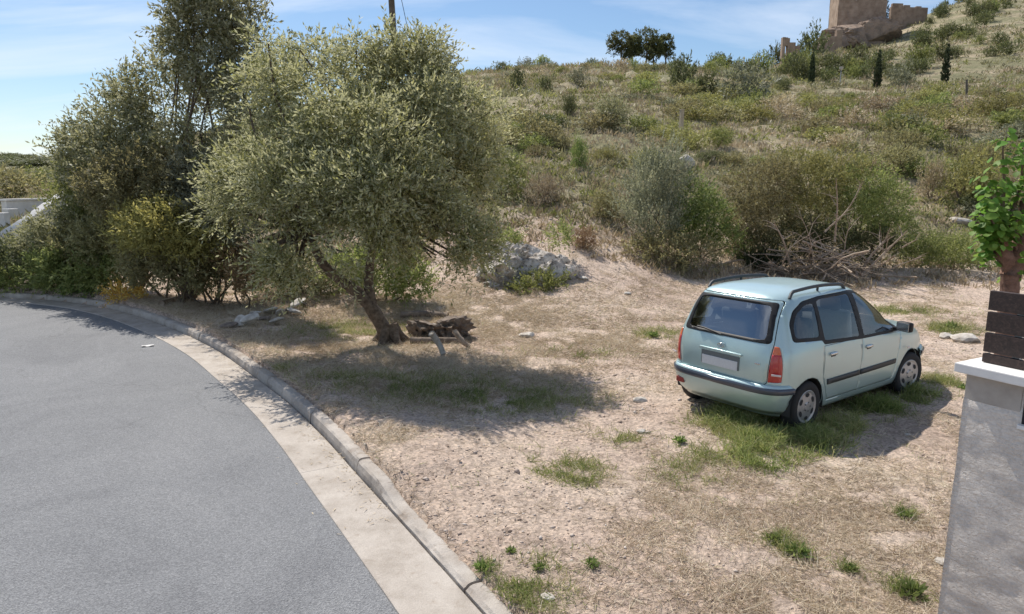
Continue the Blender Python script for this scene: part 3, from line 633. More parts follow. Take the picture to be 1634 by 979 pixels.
W_FRONT = rounded([(1.23, 1.0), (2.14, .985), (2.06, 1.08), (1.60, 1.445), (1.24, 1.515)], .03)
TRIM = rounded([(-.29, 1.085), (.27, 1.05), (.30, 1.0), (1.18, .965), (2.26, .945), (2.12, 1.11), (1.64, 1.485), (1.2, 1.55), (.42, 1.54), (.04, 1.51), (-.17, 1.42), (-.275, 1.29)], .05)
D_REAR = [(.30, .98), (.30, .60), (.40, .42), (.47, .30), (1.16, .30), (1.18, .98)]
D_FRONT = [(1.187, .98), (1.167, .30), (2.10, .30), (2.16, .60), (2.23, .93)]
def grow(poly, d):
    c = np.mean(np.array(poly), 0); return [tuple(c + (np.array(p)-c)*(1 + d/np.linalg.norm(np.array(p)-c))) for p in poly]
R_WIN = rounded([(-.635, 1.065), (.635, 1.065), (.565, 1.51), (-.565, 1.51)], .05); R_GLASS = rounded([(-.565, 1.10), (.565, 1.10), (.51, 1.48), (-.51, 1.48)], .06)
R_GATE = rounded([(-.635, .60), (.635, .60), (.66, 1.06), (.585, 1.53), (-.585, 1.53), (-.66, 1.06)], .05)
LIGHT = [(.648, .635), (.80, .645), (.80, 1.03), (.672, 1.045)]
WIND = rounded([(-.70, 1.06), (.70, 1.06), (.58, 1.53), (-.58, 1.53)], .06)
def side_test(f):
    c = f.calc_center_median(); return abs(c.y) > .42 and c.x > -.50
def rear_test(f): return f.calc_center_median().x < -.12
def front_test(f):
    c = f.calc_center_median(); return c.x > 1.15 and c.z > .95 and abs(c.y) < .75
bm = shell_bm(smooth_keys)
mir = lambda P_: [(-a, b_) for a, b_ in P_]
for P_ in (W_QUARTER, W_REAR, W_FRONT, TRIM, D_REAR, D_FRONT, grow(D_REAR, .007), grow(D_FRONT, .007), circ(0, .30, .345), circ(WB, .30, .345)): cut(bm, P_, (0, 2), side_test)
for P_ in (R_WIN, R_GLASS, R_GATE, grow(R_GATE, .008), LIGHT, mir(LIGHT)): cut(bm, P_, (1, 2), rear_test)
cut(bm, WIND, (1, 2), front_test)
LCUT = -.455
cut(bm, [(LCUT, .55), (LCUT, 1.15)], (0, 2), lambda f: abs(f.calc_center_median().y) > .5 and f.calc_center_median().x < .1)
for zz in (.955,): cut(bm, [(.62, zz), (.9, zz)], (1, 2), rear_test); cut(bm, [(-.62, zz), (-.9, zz)], (1, 2), rear_test)
STRIP1 = [(.40, .505), (1.155, .51), (1.155, .575), (.385, .57)]; STRIP2 = [(1.178, .51), (2.12, .52), (2.12, .582), (1.178, .575)]
for P_ in (STRIP1, STRIP2): cut(bm, P_, (0, 2), side_test)
cls = {}
bm.normal_update()
for f in bm.faces:
    c = f.calc_center_median(); x, y, z = c; nrm = f.normal; k = 'body'; sd_ = 'r' if y < 0 else 'l'
    if abs(y) > .42 and x > -.45 and (abs(nrm.y) > .35):
        if math.hypot(x, z-.30) < .345 or math.hypot(x-WB, z-.30) < .345: k = 'none'
        elif inside(W_QUARTER, x, z): k = 'w1'+sd_
        elif inside(W_REAR, x, z): k = 'w2'+sd_
        elif inside(W_FRONT, x, z): k = 'w3'+sd_
        elif inside(TRIM, x, z): k = 'trim'+sd_
        elif inside(D_REAR, x, z): k = 'd1'+sd_
        elif inside(D_FRONT, x, z): k = 'd2'+sd_
        elif inside(grow(D_REAR, .007), x, z) or inside(grow(D_FRONT, .007), x, z): k = 'none'
    if x < -.12 and k == 'body':
        if nrm.x < -.25 and inside(R_GLASS, y, z): k = 'rglass'
        elif nrm.x < -.25 and inside(R_WIN, y, z): k = 'rtrim'
        elif x < LCUT and (inside(LIGHT, y, z) or inside(mir(LIGHT), y, z) or (abs(y) > .79 and .64 < z < 1.035)): k = ('amb' if z > .955 else 'red')+sd_
        elif nrm.x < -.25 and inside(R_GATE, y, z): k = 'gate'
        elif nrm.x < -.25 and inside(grow(R_GATE, .008), y, z): k = 'none'
    if x > 1.15 and z > .95 and abs(y) < .75 and inside(WIND, y, z) and nrm.x > .25 and nrm.z > .2: k = 'wind'
    cls.setdefault(k, []).append(f)
def subset(fs, off=0.0, thick=0):
    "mesh data of some faces of the shell, moved out along the normals, as a skin of some thickness"
    ix = {}; V = []; F = []
    for f in fs:
        q = []
        for v in f.verts:
            if v.index not in ix: ix[v.index] = len(V); V.append(tuple(v.co + v.normal*off))
            q.append(ix[v.index])
        F.append(q)
    return V, F
bm.verts.index_update(); bm.normal_update()
car = tag(empty('parked_car', (CARX, CARY, 0), math.radians(36)), 'pale blue-green five-door car parked on the dirt lot', 'car')
def skin(name, fs, mat, off=0, thick=.004, parent=None):
    V, F = subset(fs, off); o = mesh_np(name, V, F, M[mat], parent or car, smooth=True)
    if thick:
        s = o.modifiers.new('thickness', 'SOLIDIFY'); s.thickness = thick; s.offset = -1
    return o
skin('body', cls['body'], 'paint', 0, .006)
for s_ in 'rl':
    for q, nm in (('d1', 'rear_door'), ('d2', 'front_door')):
        d = skin(nm, cls[q+s_], 'paint', 0, .006); sy = -1 if s_ == 'r' else 1
        st_ = [f for f in cls[q+s_] if (inside(STRIP1, f.calc_center_median().x, f.calc_center_median().z) or inside(STRIP2, f.calc_center_median().x, f.calc_center_median().z))]
        skin('rub_strip', st_, 'rubstrip', .012, .014, d)
        hx, hz_ = ((.47, .875) if q == 'd1' else (1.33, .855))
        b2 = bmesh.new(); box_bm(b2, (hx, sy*.868, hz_), (.15, .034, .035), None, .012); bm_obj('handle', b2, M['chrome'], d, True)
        b2 = bmesh.new(); box_bm(b2, (hx+.01, sy*.857, hz_-.012), (.11, .012, .055), None, .005); bm_obj('handle_recess', b2, M['rubstrip'], d)
    for q, nm in (('w1', 'quarter_window'), ('w2', 'rear_door_window'), ('w3', 'front_door_window')): skin(nm, cls[q+s_], 'glass', -.004, 0)
    skin('window_trim', cls['trim'+s_], 'black', -.001, .006)
    tl = skin('tail_light', cls['red'+s_], 'red', .006, .02); skin('amber_lens', cls['amb'+s_], 'amber', .006, .02, tl)
    b2 = bmesh.new(); box_bm(b2, (-.545, (-1 if s_ == 'r' else 1)*.755, .735), (.012, .11, .022), Matrix.Rotation((-1 if s_ == 'l' else 1)*.45, 3, 'Z'), .004); bm_obj('reversing_lens', b2, M['clearlens'], tl)
tg = skin('tailgate', cls['gate'], 'paint', 0, .006)
rw = skin('rear_window', cls['rglass'], 'rearglass', -.004, 0); skin('window_border', cls['rtrim'], 'black', .004, .012, rw)
skin('windscreen', cls['wind'], 'glass', -.003, 0)
lin = cls['body'] + cls['gate'] + cls['d1r'] + cls['d2r'] + cls['d1l'] + cls['d2l'] + cls['none']
skin('interior_lining', [f for f in lin if not (math.hypot(f.calc_center_median().x, f.calc_center_median().z-.3) < .345 or math.hypot(f.calc_center_median().x-WB, f.calc_center_median().z-.3) < .345)], 'interior', -.02, 0)
bm.free()
# bumpers: painted shells standing proud of the body, with a dark strip
def bumper(rear):
    keys = [(.235, -.49, 3.26, .80), (.30, -.56, 3.33, .835), (.42, -.615, 3.40, .868), (.50, -.637, 3.425, .878), (.57, -.637, 3.425, .880), (.60, -.615, 3.40, .872), (.606, -.56, 3.35, .85)]
    rows = []
    for z, xr, xf, w in keys:
        R = ring((z, xr, xf, w, 5.5, 5.6)); n = len(R); lim = -.315 if rear else 2.93
        pts = [p for p in np.roll(R, n//2 if rear else 0, axis=0) if (p[0] < lim if rear else p[0] > lim)]
        pts = np.array(pts); t_ = np.concatenate([[0], np.cumsum(np.linalg.norm(np.diff(pts, axis=0), axis=1))]); q = np.linspace(0, t_[-1], 60)
        rows.append(np.stack([np.interp(q, t_, pts[:, i]) for i in range(3)], 1))
    rows = np.array(rows); V = rows.reshape(-1, 3); F = []; mi = []
    for a in range(len(keys)-1):
        for j in range(59): F.append((a*60+j, a*60+j+1, a*60+61+j, a*60+60+j))
    o = mesh_np('rear_bumper' if rear else 'front_bumper', V, F, M['paint'], car, smooth=True)
    s = o.modifiers.new('thickness', 'SOLIDIFY'); s.thickness = .012; s.offset = -1 if True else 1
    S = rows[2:6].copy(); S2 = []
    for zq in (.497, .505, .535, .565, .573):
        k = (zq-.42)/.18; base = np.array([[np.interp(zq, [r[0] for r in keys], rows[:, j, i]) for i in range(3)] for j in range(60)])
        cen = base.mean(0); dd = base - cen; dd[:, 2] = 0; dd = norm(dd); S2.append(base + dd*(.004 if zq in (.497, .573) else .022))
    S2 = np.array(S2); V = S2.reshape(-1, 3); F = [(a*60+j, a*60+j+1, a*60+61+j, a*60+60+j) for a in range(4) for j in range(59)]
    st_ = mesh_np('bumper_strip', V, F, M['bumperstrip'], o, smooth=True)
    return o
rb = bumper(True); bumper(False)
b2 = bmesh.new(); box_bm(b2, (-.585, .60, .40), (.03, .13, .065), Matrix.Rotation(-.10, 3, 'Z'), .006); bm_obj('fog_light', b2, flat('dull_red_lens', (.30, .06, .05), .3), rb)
for sy in (-1, 1):
    b2 = bmesh.new(); box_bm(b2, (3.10, sy*.54, .72), (.20, .26, .13), Matrix.Rotation(-sy*.35, 3, 'Z'), .04); bm_obj('headlight', b2, M['clearlens'], car, True)
b2 = bmesh.new(); box_bm(b2, (1.3, 0, .30), (2.9, 1.25, .16), None, .05); bm_obj('underbody', b2, M['black'], car)
# wheels and wheel wells
def lathe(prof, n=36):
    V = []; F = []; k = len(prof)
    for i in range(n):
        a = 2*math.pi*i/n
        for (r, y) in prof: V.append((r*math.cos(a), y, r*math.sin(a)))
    for i in range(n):
        for j in range(k-1): F.append((i*k+j, ((i+1) % n)*k+j, ((i+1) % n)*k+j+1, i*k+j+1))
    return V, F
tyV, tyF = lathe([(.19, -.085), (.205, -.093), (.25, -.098), (.283, -.088), (.298, -.06), (.300, 0), (.298, .06), (.283, .088), (.25, .098), (.19, .085), (.19, -.085)], 40)
ty = mesh_np('tyre', tyV, tyF, M['tyre'], add=False, smooth=True)
rV, rF = lathe([(.0, -.099), (.045, -.099), (.06, -.092), (.10, -.088), (.165, -.082), (.192, -.092), (.20, -.088), (.20, -.05), (0, -.05)], 40)
mi = [0]*len(rF); V = list(rV); F = list(rF)
for j in range(6):                                                    # vents of the wheel cover
    a = 2*math.pi*(j+.5)/6; b0 = len(V); e1 = (math.cos(a), math.sin(a)); e2 = (-math.sin(a), math.cos(a))
    for i in range(12):
        q = 2*math.pi*i/12; u, v_ = .026*math.cos(q), .040*math.sin(q); rr = .140 + u
        V.append((e1[0]*rr + e2[0]*v_, -.0895, e1[1]*rr + e2[1]*v_))
    F.append(tuple(range(b0, b0+12))); mi.append(1)
    V_, F_ = [], []
for j in range(5):
    a = 2*math.pi*j/5; b0 = len(V)
    for i in range(8):
        q = 2*math.pi*i/8; V.append((.055*math.cos(a)+.010*math.cos(q), -.1, .055*math.sin(a)+.010*math.sin(q)))
    F.append(tuple(range(b0, b0+8))); mi.append(1)
rim = mesh_np('rim', V, F, None, add=False, mats=[M['rim'], M['rimdark']], mi=mi)
for x in (0, WB):
    for sy in (-1, 1):
        w = empty('wheel', (x, sy*.755, .298), 0, car); w.rotation_euler = (0, .35*x, (math.pi if sy > 0 else 0) + (-.16 if x else 0))
        link(bpy.data.objects.new('tyre', ty), w); link(bpy.data.objects.new('rim', rim), w)
        V, F = [], []
        for i in range(25):
            a = math.radians(-12 + 204*i/24)
            for y in (.842, .45): V.append((x + .35*math.cos(a), sy*y, .30 + .35*math.sin(a)))
        for i in range(24): F.append((2*i, 2*i+1, 2*i+3, 2*i+2))
        F.append(tuple(2*i+1 for i in range(25)))
        mesh_np('wheel_well', V, F, M['rimdark'], car)
# roof rails, wiper, badge, plate, mirrors, seats
for sy in (-1, 1):
    V = []; F = []
    def rp(x): return (x, sy*lerp(.575, .555, x), 1.618 + .03*math.sin(math.pi*(x+.1)/1.25))
    path = [(-.12, sy*.585, 1.55), (-.07, sy*.58, 1.615)] + [rp(x) for x in np.linspace(0, 1.05, 7)] + [(1.12, sy*.552, 1.60), (1.17, sy*.55, 1.55)]
    tube_geo(smooth_path(path, 24), .021, 8, V, F)
    tube_geo([(.52, sy*.56, 1.66), (.52, sy*.555, 1.57)], .016, 8, V, F); rr_ = mesh_np('roof_rail', V, F, M['rubstrip'], car, smooth=True)
    mr = empty('mirror', (2.07, sy*.83, 1.0), 0, car)
    b2 = bmesh.new(); box_bm(b2, (.02, sy*.11, .03), (.09, .21, .135), Matrix.Rotation(sy*.2, 3, 'Z'), .035); bm_obj('housing', b2, M['black'], mr, True)
    b2 = bmesh.new(); box_bm(b2, (-.028, sy*.105, .03), (.008, .17, .10), Matrix.Rotation(sy*.2, 3, 'Z'), .003); bm_obj('mirror_glass', b2, M['chrome'], mr)
    b2 = bmesh.new(); box_bm(b2, (.02, sy*.0, -.01), (.06, .08, .04), None, .01); bm_obj('mirror_arm', b2, M['black'], mr)
b2 = bmesh.new(); box_bm(b2, (2.42, -.872, .70), (.05, .012, .028), None, .005); bm_obj('side_indicator', b2, M['clearlens'], car)
V, F = tube_geo([(-.565, .02, 1.075), (-.56, .10, 1.09), (-.545, .30, 1.115), (-.55, .40, 1.12)], .011, 6); wp = mesh_np('wiper', V, F, M['black'], car)
V, F = tube_geo([(-.60, .02, 1.06), (-.55, .02, 1.085)], .022, 8, V, F)
b2 = bmesh.new(); box_bm(b2, (-.588, 0, .775), (.012, .56, .165), None, .004); rc = bm_obj('plate_recess', b2, M['platehole'], tg)
b2 = bmesh.new(); box_bm(b2, (-.598, 0, .745), (.012, .52, .11), None, .003); bm_obj('number_plate', b2, M['plate'], tg)
b2 = bmesh.new(); box_bm(b2, (-.596, 0, .885), (.018, .62, .03), None, .008); bm_obj('plate_light_bar', b2, M['paint'], tg, True)
V, F = tube_geo([(-.592, .042*math.cos(a), .955 + .024*math.sin(a)) for a in np.linspace(0, 2*math.pi, 21)], .0055, 6, cap=False)
tube_geo([(-.592, -.014, .938), (-.592, -.007, .972)], .005, 6, V, F); tube_geo([(-.592, .012, .938), (-.592, .017, .972)], .005, 6, V, F); tube_geo([(-.592, -.011, .957), (-.592, .013, .953)], .004, 6, V, F)
mesh_np('badge', V, F, M['chrome'], tg, smooth=True)
b2 = bmesh.new(); box_bm(b2, (-.578, -.52, .83), (.006, .07, .018), None, .003); bm_obj('model_badge', b2, M['chrome'], tg)
b2 = bmesh.new(); box_bm(b2, (.9, 0, .50), (2.6, 1.38, .10), None, .02); bm_obj('cabin_floor', b2, M['interior'], car)
b2 = bmesh.new(); box_bm(b2, (-.25, 0, .80), (.40, 1.2, .5), None, .04); bm_obj('parcel_shelf', b2, M['interior'], car)
b2 = bmesh.new(); box_bm(b2, (2.18, 0, .88), (.45, 1.36, .24), None, .08); bm_obj('dashboard', b2, M['interior'], car, True)
V, F = tube_geo([(1.84+.08*math.sin(a), .36+.18*math.cos(a), .98+.17*math.sin(a)) for a in np.linspace(0, 2*math.pi, 25)], .015, 6, cap=False); mesh_np('steering_wheel', V, F, M['black'], car)
def seat(x, y, w, mat):
    s = empty('car_seat', (x, y, .55), 0, car)
    b2 = bmesh.new(); box_bm(b2, (.22, 0, .14), (.52, w, .16), None, .05); bm_obj('cushion', b2, M[mat], s, True)
    b2 = bmesh.new(); box_bm(b2, (-.12, 0, .42), (.14, w, .62), Matrix.Rotation(-.28, 3, 'Y'), .05); bm_obj('seat_back', b2, M[mat], s, True)
    for hy in ((0,) if w < .8 else (-.4, .4)):
        b2 = bmesh.new(); box_bm(b2, (-.235, hy, .80), (.10, .26, .17), Matrix.Rotation(-.28, 3, 'Y'), .045); bm_obj('headrest', b2, M['seat'], s, True)
seat(1.42, -.37, .50, 'seatcover'); seat(1.42, .37, .50, 'seat'); seat(.48, 0, 1.28, 'seat')
# seat the car on the ground under its four wheels
yaw = math.radians(36); zz = []
for x in (0, WB):
    for y in (-.755, .755): zz.append((x, y, hz(CARX + x*math.cos(yaw) - y*math.sin(yaw), CARY + x*math.sin(yaw) + y*math.cos(yaw))))
zz = np.array(zz); cf = np.linalg.lstsq(np.c_[zz[:, 0], zz[:, 1], np.ones(4)], zz[:, 2], rcond=None)[0]
car.location = (CARX, CARY, cf[2]-.012)
nrm = Vector((-cf[0], -cf[1], 1)).normalized()
car.scale = (1, 1, 1.03); car.rotation_mode = 'QUATERNION'; car.rotation_quaternion = Matrix.Rotation(yaw, 3, 'Z').to_quaternion() @ Vector((0, 0, 1)).rotation_difference(nrm)

# ------------------------------------------------------------------ gate pillar with slatted fence, letter box, mulberry
PD = Vector((-.47, .88, 0)).normalized(); PN = Vector((-PD.y, PD.x, 0)); PN = PN if PN.y < 0 or PN.x < 0 else -PN      # along the wall, out towards the road
PN = Vector((-.88, -.47, 0)).normalized()
pc = at(1544, 594, 3.95); WT = pc.z                       # far top corner of the wall under its cap
def wall_box(name, u0, u1, n0, n1, z0, z1, mat, parent, bev=.006, sub=0):
    o0 = Vector((pc.x, pc.y, 0)); bm_ = bmesh.new(); c = o0 - PD*((u0+u1)/2) + PN*((n0+n1)/2) - parent.location; c.z = (z0+z1)/2 - parent.location.z
    ang_ = math.atan2(PD.y, PD.x); box_bm(bm_, c, (u1-u0, n1-n0, z1-z0), Matrix.Rotation(ang_, 3, 'Z'), bev)
    return bm_obj(name, bm_, M[mat], parent)
gp_ = tag(empty('boundary_wall', (pc.x, pc.y, hz(pc.x, pc.y))), 'rough rendered grey boundary wall with a white cap at the picture edge', 'wall', kind='thing')
# rendered face as a roughened sheet body
bm_ = bmesh.new(); nu, nz_ = 90, 120; LW = 3.2; T = .30; r_ = np.random.default_rng(9)
uu = np.linspace(0, LW, nu); vv = np.linspace(-.1, WT, nz_); U, Vv = np.meshgrid(uu, vv)
rough = (fbm(U*6, Vv*9, 2)-.5)*.012 + (fbm(U*2, Vv*2, 2)-.5)*.012; rough *= 1 - .85*sstep(WT-.20 + .05*(fbm(U*5, Vv*0+3, 2)-.5)*4, WT-.13, Vv)
rough += .012*sstep(WT-.14, WT-.20, Vv + .10*(fbm(U*5, Vv*0+3, 2)-.5))
Pp = np.stack([pc.x - PD.x*U + PN.x*rough, pc.y - PD.y*U + PN.y*rough, Vv], -1); Vf = (Pp - np.array(gp_.location)).reshape(-1, 3)
i_ = (np.arange(nz_-1)[:, None]*nu + np.arange(nu-1)[None]).ravel(); Ff = [tuple(q) for q in np.stack([i_+nu, i_+nu+1, i_+1, i_], 1)]
bk = [tuple(np.array((pc.x, pc.y, z)) - np.array(PN)*T - np.array(PD)*u - np.array(gp_.location)) for u, z in ((0, -.1), (LW, -.1), (LW, WT), (0, WT))]
Vf = [tuple(v) for v in Vf]; n0 = len(Vf); Vf += bk
Ff += [(n0, n0+1, n0+2, n0+3), tuple(range(0, nu*nz_, nu)) + (n0+3, n0), tuple(reversed(range(nu-1, nu*nz_, nu))) + (n0+1, n0+2), tuple(range(nu*(nz_-1), nu*nz_))[::-1] + (n0+3, n0+2)]
m_ = mesh_np('rendered_wall', Vf, Ff, M['render'], gp_, smooth=False)
for p in list(m_.data.polygons)[:len(i_)]: p.use_smooth = True
wall_box('smooth_band', .0, .30, -.02, .006, WT-.16, WT-.001, 'render_smooth', gp_, .003)
wall_box('wall_cap', -.05, LW+.05, -T-.05, .055, WT, WT+.055, 'cap', gp_, .006)
lb = tag(empty('letter_box', gp_.location.copy()), 'dark letter box with a white ledge set into the rendered wall', 'letter box')
wall_box('box_door', .315, .60, -.03, .012, WT-.22, WT-.03, 'black', lb, .004); wall_box('ledge', .305, .62, -.02, .035, WT-.245, WT-.222, 'cap', lb, .003)
ff = tag(empty('slat_fence', Vector((pc.x, pc.y, WT+.055))), 'dark brown board fence standing on the white wall cap', 'fence', kind='thing')
zb = WT + .055
for i, (za_, zb_) in enumerate(((.004, .055), (.066, .180), (.191, .305), (.316, .430))):
    wall_box('board', .02, LW, -.125, -.095, zb+za_, zb+zb_, 'board', ff, .003)
for u in (.16, 1.5, 2.9): wall_box('post', u, u+.04, -.165, -.128, zb, zb+.425, 'metal', ff, .003)

mb = at(1612, 470, 6.6); mb = Vector((mb.x, 6.6, hz(mb.x, 6.6)))
mt = tag(empty('mulberry_tree', mb), 'pollarded tree with thick reddish trunk and big bright leaves behind the fence', 'tree')
V = []; F = []; rt = random.Random(8)
tk = smooth_path([Vector((.1, 0, -.1)), Vector((.05, 0, .8)), at(1612, 440, 6.6) - mb, at(1598, 400, 6.6) - mb, at(1590, 372, 6.6) - mb], 14)
tube_geo(tk, np.linspace(.115, .07, 14), 12, V, F, wob=.08, rng=rt)
tube_geo(smooth_path([at(1612, 440, 6.6) - mb, at(1632, 380, 6.6) - mb, at(1640, 320, 6.6) - mb], 8), np.linspace(.09, .06, 8), 10, V, F, wob=.08, rng=rt)
mesh_np('trunk', V, F, M['mulberry_bark'], mt, smooth=True)
shoots_ = [[(1592, 380), (1572, 368), (1556, 362)], [(1590, 375), (1585, 330), (1578, 290)], [(1595, 372), (1602, 300), (1600, 240), (1607, 218)], [(1600, 372), (1628, 300), (1632, 230)], [(1598, 390), (1610, 360), (1630, 350)],
           [(1612, 440), (1628, 420), (1640, 415)], [(1590, 380), (1578, 395), (1570, 410)], [(1640, 330), (1660, 250), (1668, 215)], [(1640, 330), (1690, 300), (1700, 240)], [(1632, 400), (1670, 390), (1690, 380)], [(1592, 378), (1582, 350), (1572, 330)]]
lv = [(-.5, 0, 0), (-.42, .22, .03), (-.25, .40, .06), (0, .46, .06), (.25, .33, .03), (.55, 0, -.06), (.25, -.33, .03), (0, -.46, .06), (-.25, -.40, .06), (-.42, -.22, .03), (0, 0, 0)]
leaf_meshes = []
rl = np.random.default_rng(77)
for k in range(6):
    leaf_meshes.append(mesh_np('leaf', np.array(lv)*np.array([1, rl.uniform(.9, 1.1), rl.uniform(.5, 2.2)]), [(10, i, (i+1) % 10) for i in range(10)], M['mulberry'], add=False, smooth=True, var=np.full(11, rl.uniform(.05, .95))))
restV, restF, restT = [], [], []
for si, sp in enumerate(shoots_):
    pth = smooth_path([at(px, py, 6.6 + rl.uniform(-.15, .1)*(i > 0)) - mb for i, (px, py) in enumerate(sp)], 12)
    V, F = tube_geo(pth, np.linspace(.022, .006, 12), 6); mesh_np('branch', V, F, M['twig'], mt, smooth=True)
    for k in range(72):
        p = pth[int(np.clip(rl.uniform(1.0, 11.9), 0, 11))]; d = rl.normal(size=3); d[1] -= .5; d /= np.linalg.norm(d); s_ = rl.uniform(.05, .092)
        pos = p + d*rl.uniform(.02, .16); nv = Vector((d[0]*.7, d[1]*.7, .55 + rl.uniform(-.3, .4))).normalized(); qt = nv.to_track_quat('Z', 'Y') @ Matrix.Rotation(rl.uniform(0, 6.28), 3, 'Z').to_quaternion(); me_ = leaf_meshes[rl.integers(6)]
        if k < 26:
            o = bpy.data.objects.new('leaf', me_); o.location = pos; o.rotation_mode = 'QUATERNION'; o.rotation_quaternion = qt; o.scale = (s_, s_, s_); link(o, mt)
        else:
            b0 = len(restV)
            for v in lv: restV.append(Vector(pos) + qt @ (Vector(v)*s_))
            restF.extend((b0+10, b0+i_, b0+(i_+1) % 10) for i_ in range(10)); restT.extend([rl.random()]*11)
o = mesh_np('foliage', restV, restF, M['mulberry'], mt, smooth=True, var=restT); o['kind'] = 'stuff'
# PART4
# ------------------------------------------------------------------ hillside: bushes, trees, rocks, ruins
def dome(seed, n=7, flat_=.62, spread=.62, rad=(.34, .58)):
    r = np.random.default_rng(seed); L_ = [((0, 0, .45), (.62, .62, .5))]
    for i in range(n):
        a = r.uniform(0, 6.28); d = spread*math.sqrt(r.random()); q = r.uniform(*rad); L_.append(((d*math.cos(a), d*math.sin(a), r.uniform(.25, .75)*flat_/.62), (q, q, q*.8)))
    return L_
FAR = {}; NEAR = {}
for ti, mt_ in enumerate(('brownleaf', 'greenleaf', 'darkleaf', 'greyleaf', 'yellowleaf', 'wild_olive', 'pine', 'dryleaf', 'brightleaf', 'rustleaf')):
    for v_ in range(3):
        V, F, var = crown_geo(dome(100+ti*9+v_), 260, 6, .135, .06, 200+ti*9+v_, shell=.4, shoot=.25, bottom=-.02, gap=.28)
        FAR.setdefault(mt_, []).append(mesh_np('foliage', V, F, M[mt_], var=var, add=False))
        V, F, var = crown_geo(dome(100+ti*9+v_), 520, 9, .085, .034, 400+ti*9+v_, shell=.35, shoot=.26, bottom=-.02, gap=.30)
        NEAR.setdefault(mt_, []).append(mesh_np('foliage', V, F, M[mt_], var=var, add=False))
V, F = stems_geo((0, 0, -.08), [(.4, .1, .5), (-.35, .2, .5), (.05, -.4, .55), (-.1, .1, .7), (.2, .35, .45)], .04, .012, 5); STEM = mesh_np('stems', V, F, M['twig'], add=False, smooth=True)
rb_ = np.random.default_rng(42)
def bush(name, label, cat, p, rx, rz, mat, near, group=None):
    o = tag(empty(name, p, rb_.uniform(0, 6.28)), label, cat, group); o.scale = (rx, rx, rz)
    link(bpy.data.objects.new('foliage', (NEAR if near else FAR)[mat][rb_.integers(3)]), o)
    if near: link(bpy.data.objects.new('stems', STEM), o)
    return o
def hbush(label, mat, px, py, wpx, hpx, name='hillside_bush', near=None, Y=None):
    "bush whose foot stands at a photo pixel, with its width and height in photo pixels"
    p = hit(px, py) if Y is None else None
    if Y is not None: p = at(px, py, Y); p.z = min(p.z, hz(p.x, Y))
    s = p.y/FPX; return bush(name, label, 'bush', p - Vector((0, 0, .08)), wpx*s*.5, hpx*s/1.05, mat, p.y < 45 if near is None else near)
hbush('round dark green bush standing alone on the open hillside', 'wild_olive', 976, 200, 62, 46, near=True)
hbush('small dark bush with pale stem next to the round dark one', 'darkleaf', 907, 184, 26, 34)
hbush('dark evergreen clump below the crest pines', 'darkleaf', 1090, 146, 56, 50)
hbush('dark evergreen clump behind the thin wooden post', 'darkleaf', 1128, 158, 50, 36)
hbush('large silver-grey bush on the hillside under the dark clumps', 'greyleaf', 1190, 170, 90, 56)
hbush('dark bush on the pink terrace edge, first from the olive', 'darkleaf', 825, 142, 32, 30)
hbush('dark bush on the pink terrace edge, second from the olive', 'darkleaf', 872, 146, 26, 26)
hbush('grey bush on the pink terrace edge nearest the crest pines', 'greyleaf', 922, 136, 32, 24)
hbush('bright green bush to one side of the thin wooden post', 'greenleaf', 1146, 236, 44, 30)
hbush('bright green leafy bush above the limestone outcrop', 'brightleaf', 927, 272, 34, 48)
hbush('yellow-green bush behind the tall grey-green shrub', 'yellowleaf', 1030, 268, 60, 34)
hbush('yellow-green bush high on the slope behind the thin post', 'yellowleaf', 1185, 188, 40, 24)
hbush('grey-green bush between two of the cypresses', 'greyleaf', 1432, 140, 44, 26)
hbush('silvery bush at the foot of the middle cypress', 'greyleaf', 1440, 118, 34, 18)
hbush('broad yellow-green bush at the picture edge above the mulberry', 'yellowleaf', 1600, 190, 90, 40)
hbush('yellow-green bush on the slope beneath the nearest cypress', 'yellowleaf', 1500, 212, 80, 34)
hbush('rounded yellow-green bush between the car and the mulberry', 'yellowleaf', 1535, 330, 110, 80)
hbush('light green bush at the skirt of the olive crown', 'greenleaf', 805, 320, 64, 66)
hbush('dry brown bush on the slope above the outcrop', 'dryleaf', 870, 330, 60, 50)
hbush('orange-brown dried bush above the bare earth cut', 'rustleaf' if 'rustleaf' in FAR else 'brownleaf', 930, 400, 44, 36)
hbush('brown twiggy bush on the slope between outcrop and tall shrub', 'brownleaf', 965, 350, 62, 50)
hbush('dead tan bush between the green bank and the mulberry', 'dryleaf', 1485, 320, 44, 56)
hbush('olive-green bush above the green bank by the dead tan one', 'brownleaf', 1440, 250, 80, 44)

def fshrub(label, mat, ls, shoots, seed, L=.085, W=.03, **kw):
    ls = [(l[0], l[1], l[2]-1.5 if l[1] < 445 and l[2] > 20 else l[2], *l[3:]) for l in ls]
    x = sum(at(*l[:3]).x for l in ls)/len(ls); y = ls[0][2]; b_ = Vector((x, y, hz(x, y)-.05)); kw.setdefault('shell', .35); kw.setdefault('gap', .33)
    return shrub('bank_shrub', label, 'shrub', b_, [lob(*l) for l in ls], mat, shoots, 9, L, W, seed, 'shrubs along the foot of the hillside', **kw)
fshrub('tall grey-green upright shrub at the foot of the slope', 'greyleaf', [(1055, 250, 22.2, 24, 34), (1040, 300, 22, 38, 44), (1068, 300, 22, 30, 50), (1010, 330, 22, 30, 28), (1050, 360, 21.6, 44, 36)], 2000, 71, up=1.3, shoot=.5, spread=.5)
fshrub('bright green leafy shrub beside the tall grey-green one', 'brightleaf', [(1110, 320, 22, 30, 34), (1130, 350, 21.8, 34, 36), (1095, 360, 21.6, 28, 34), (1165, 385, 21.6, 20, 20)], 1300, 72, L=.075, W=.036)
fshrub('dark shaded brushwood under the tall grey-green shrub', 'brownleaf', [(1070, 410, 20.9, 50, 38), (1030, 405, 21.0, 30, 26), (1110, 415, 20.9, 36, 34)], 1300, 73)
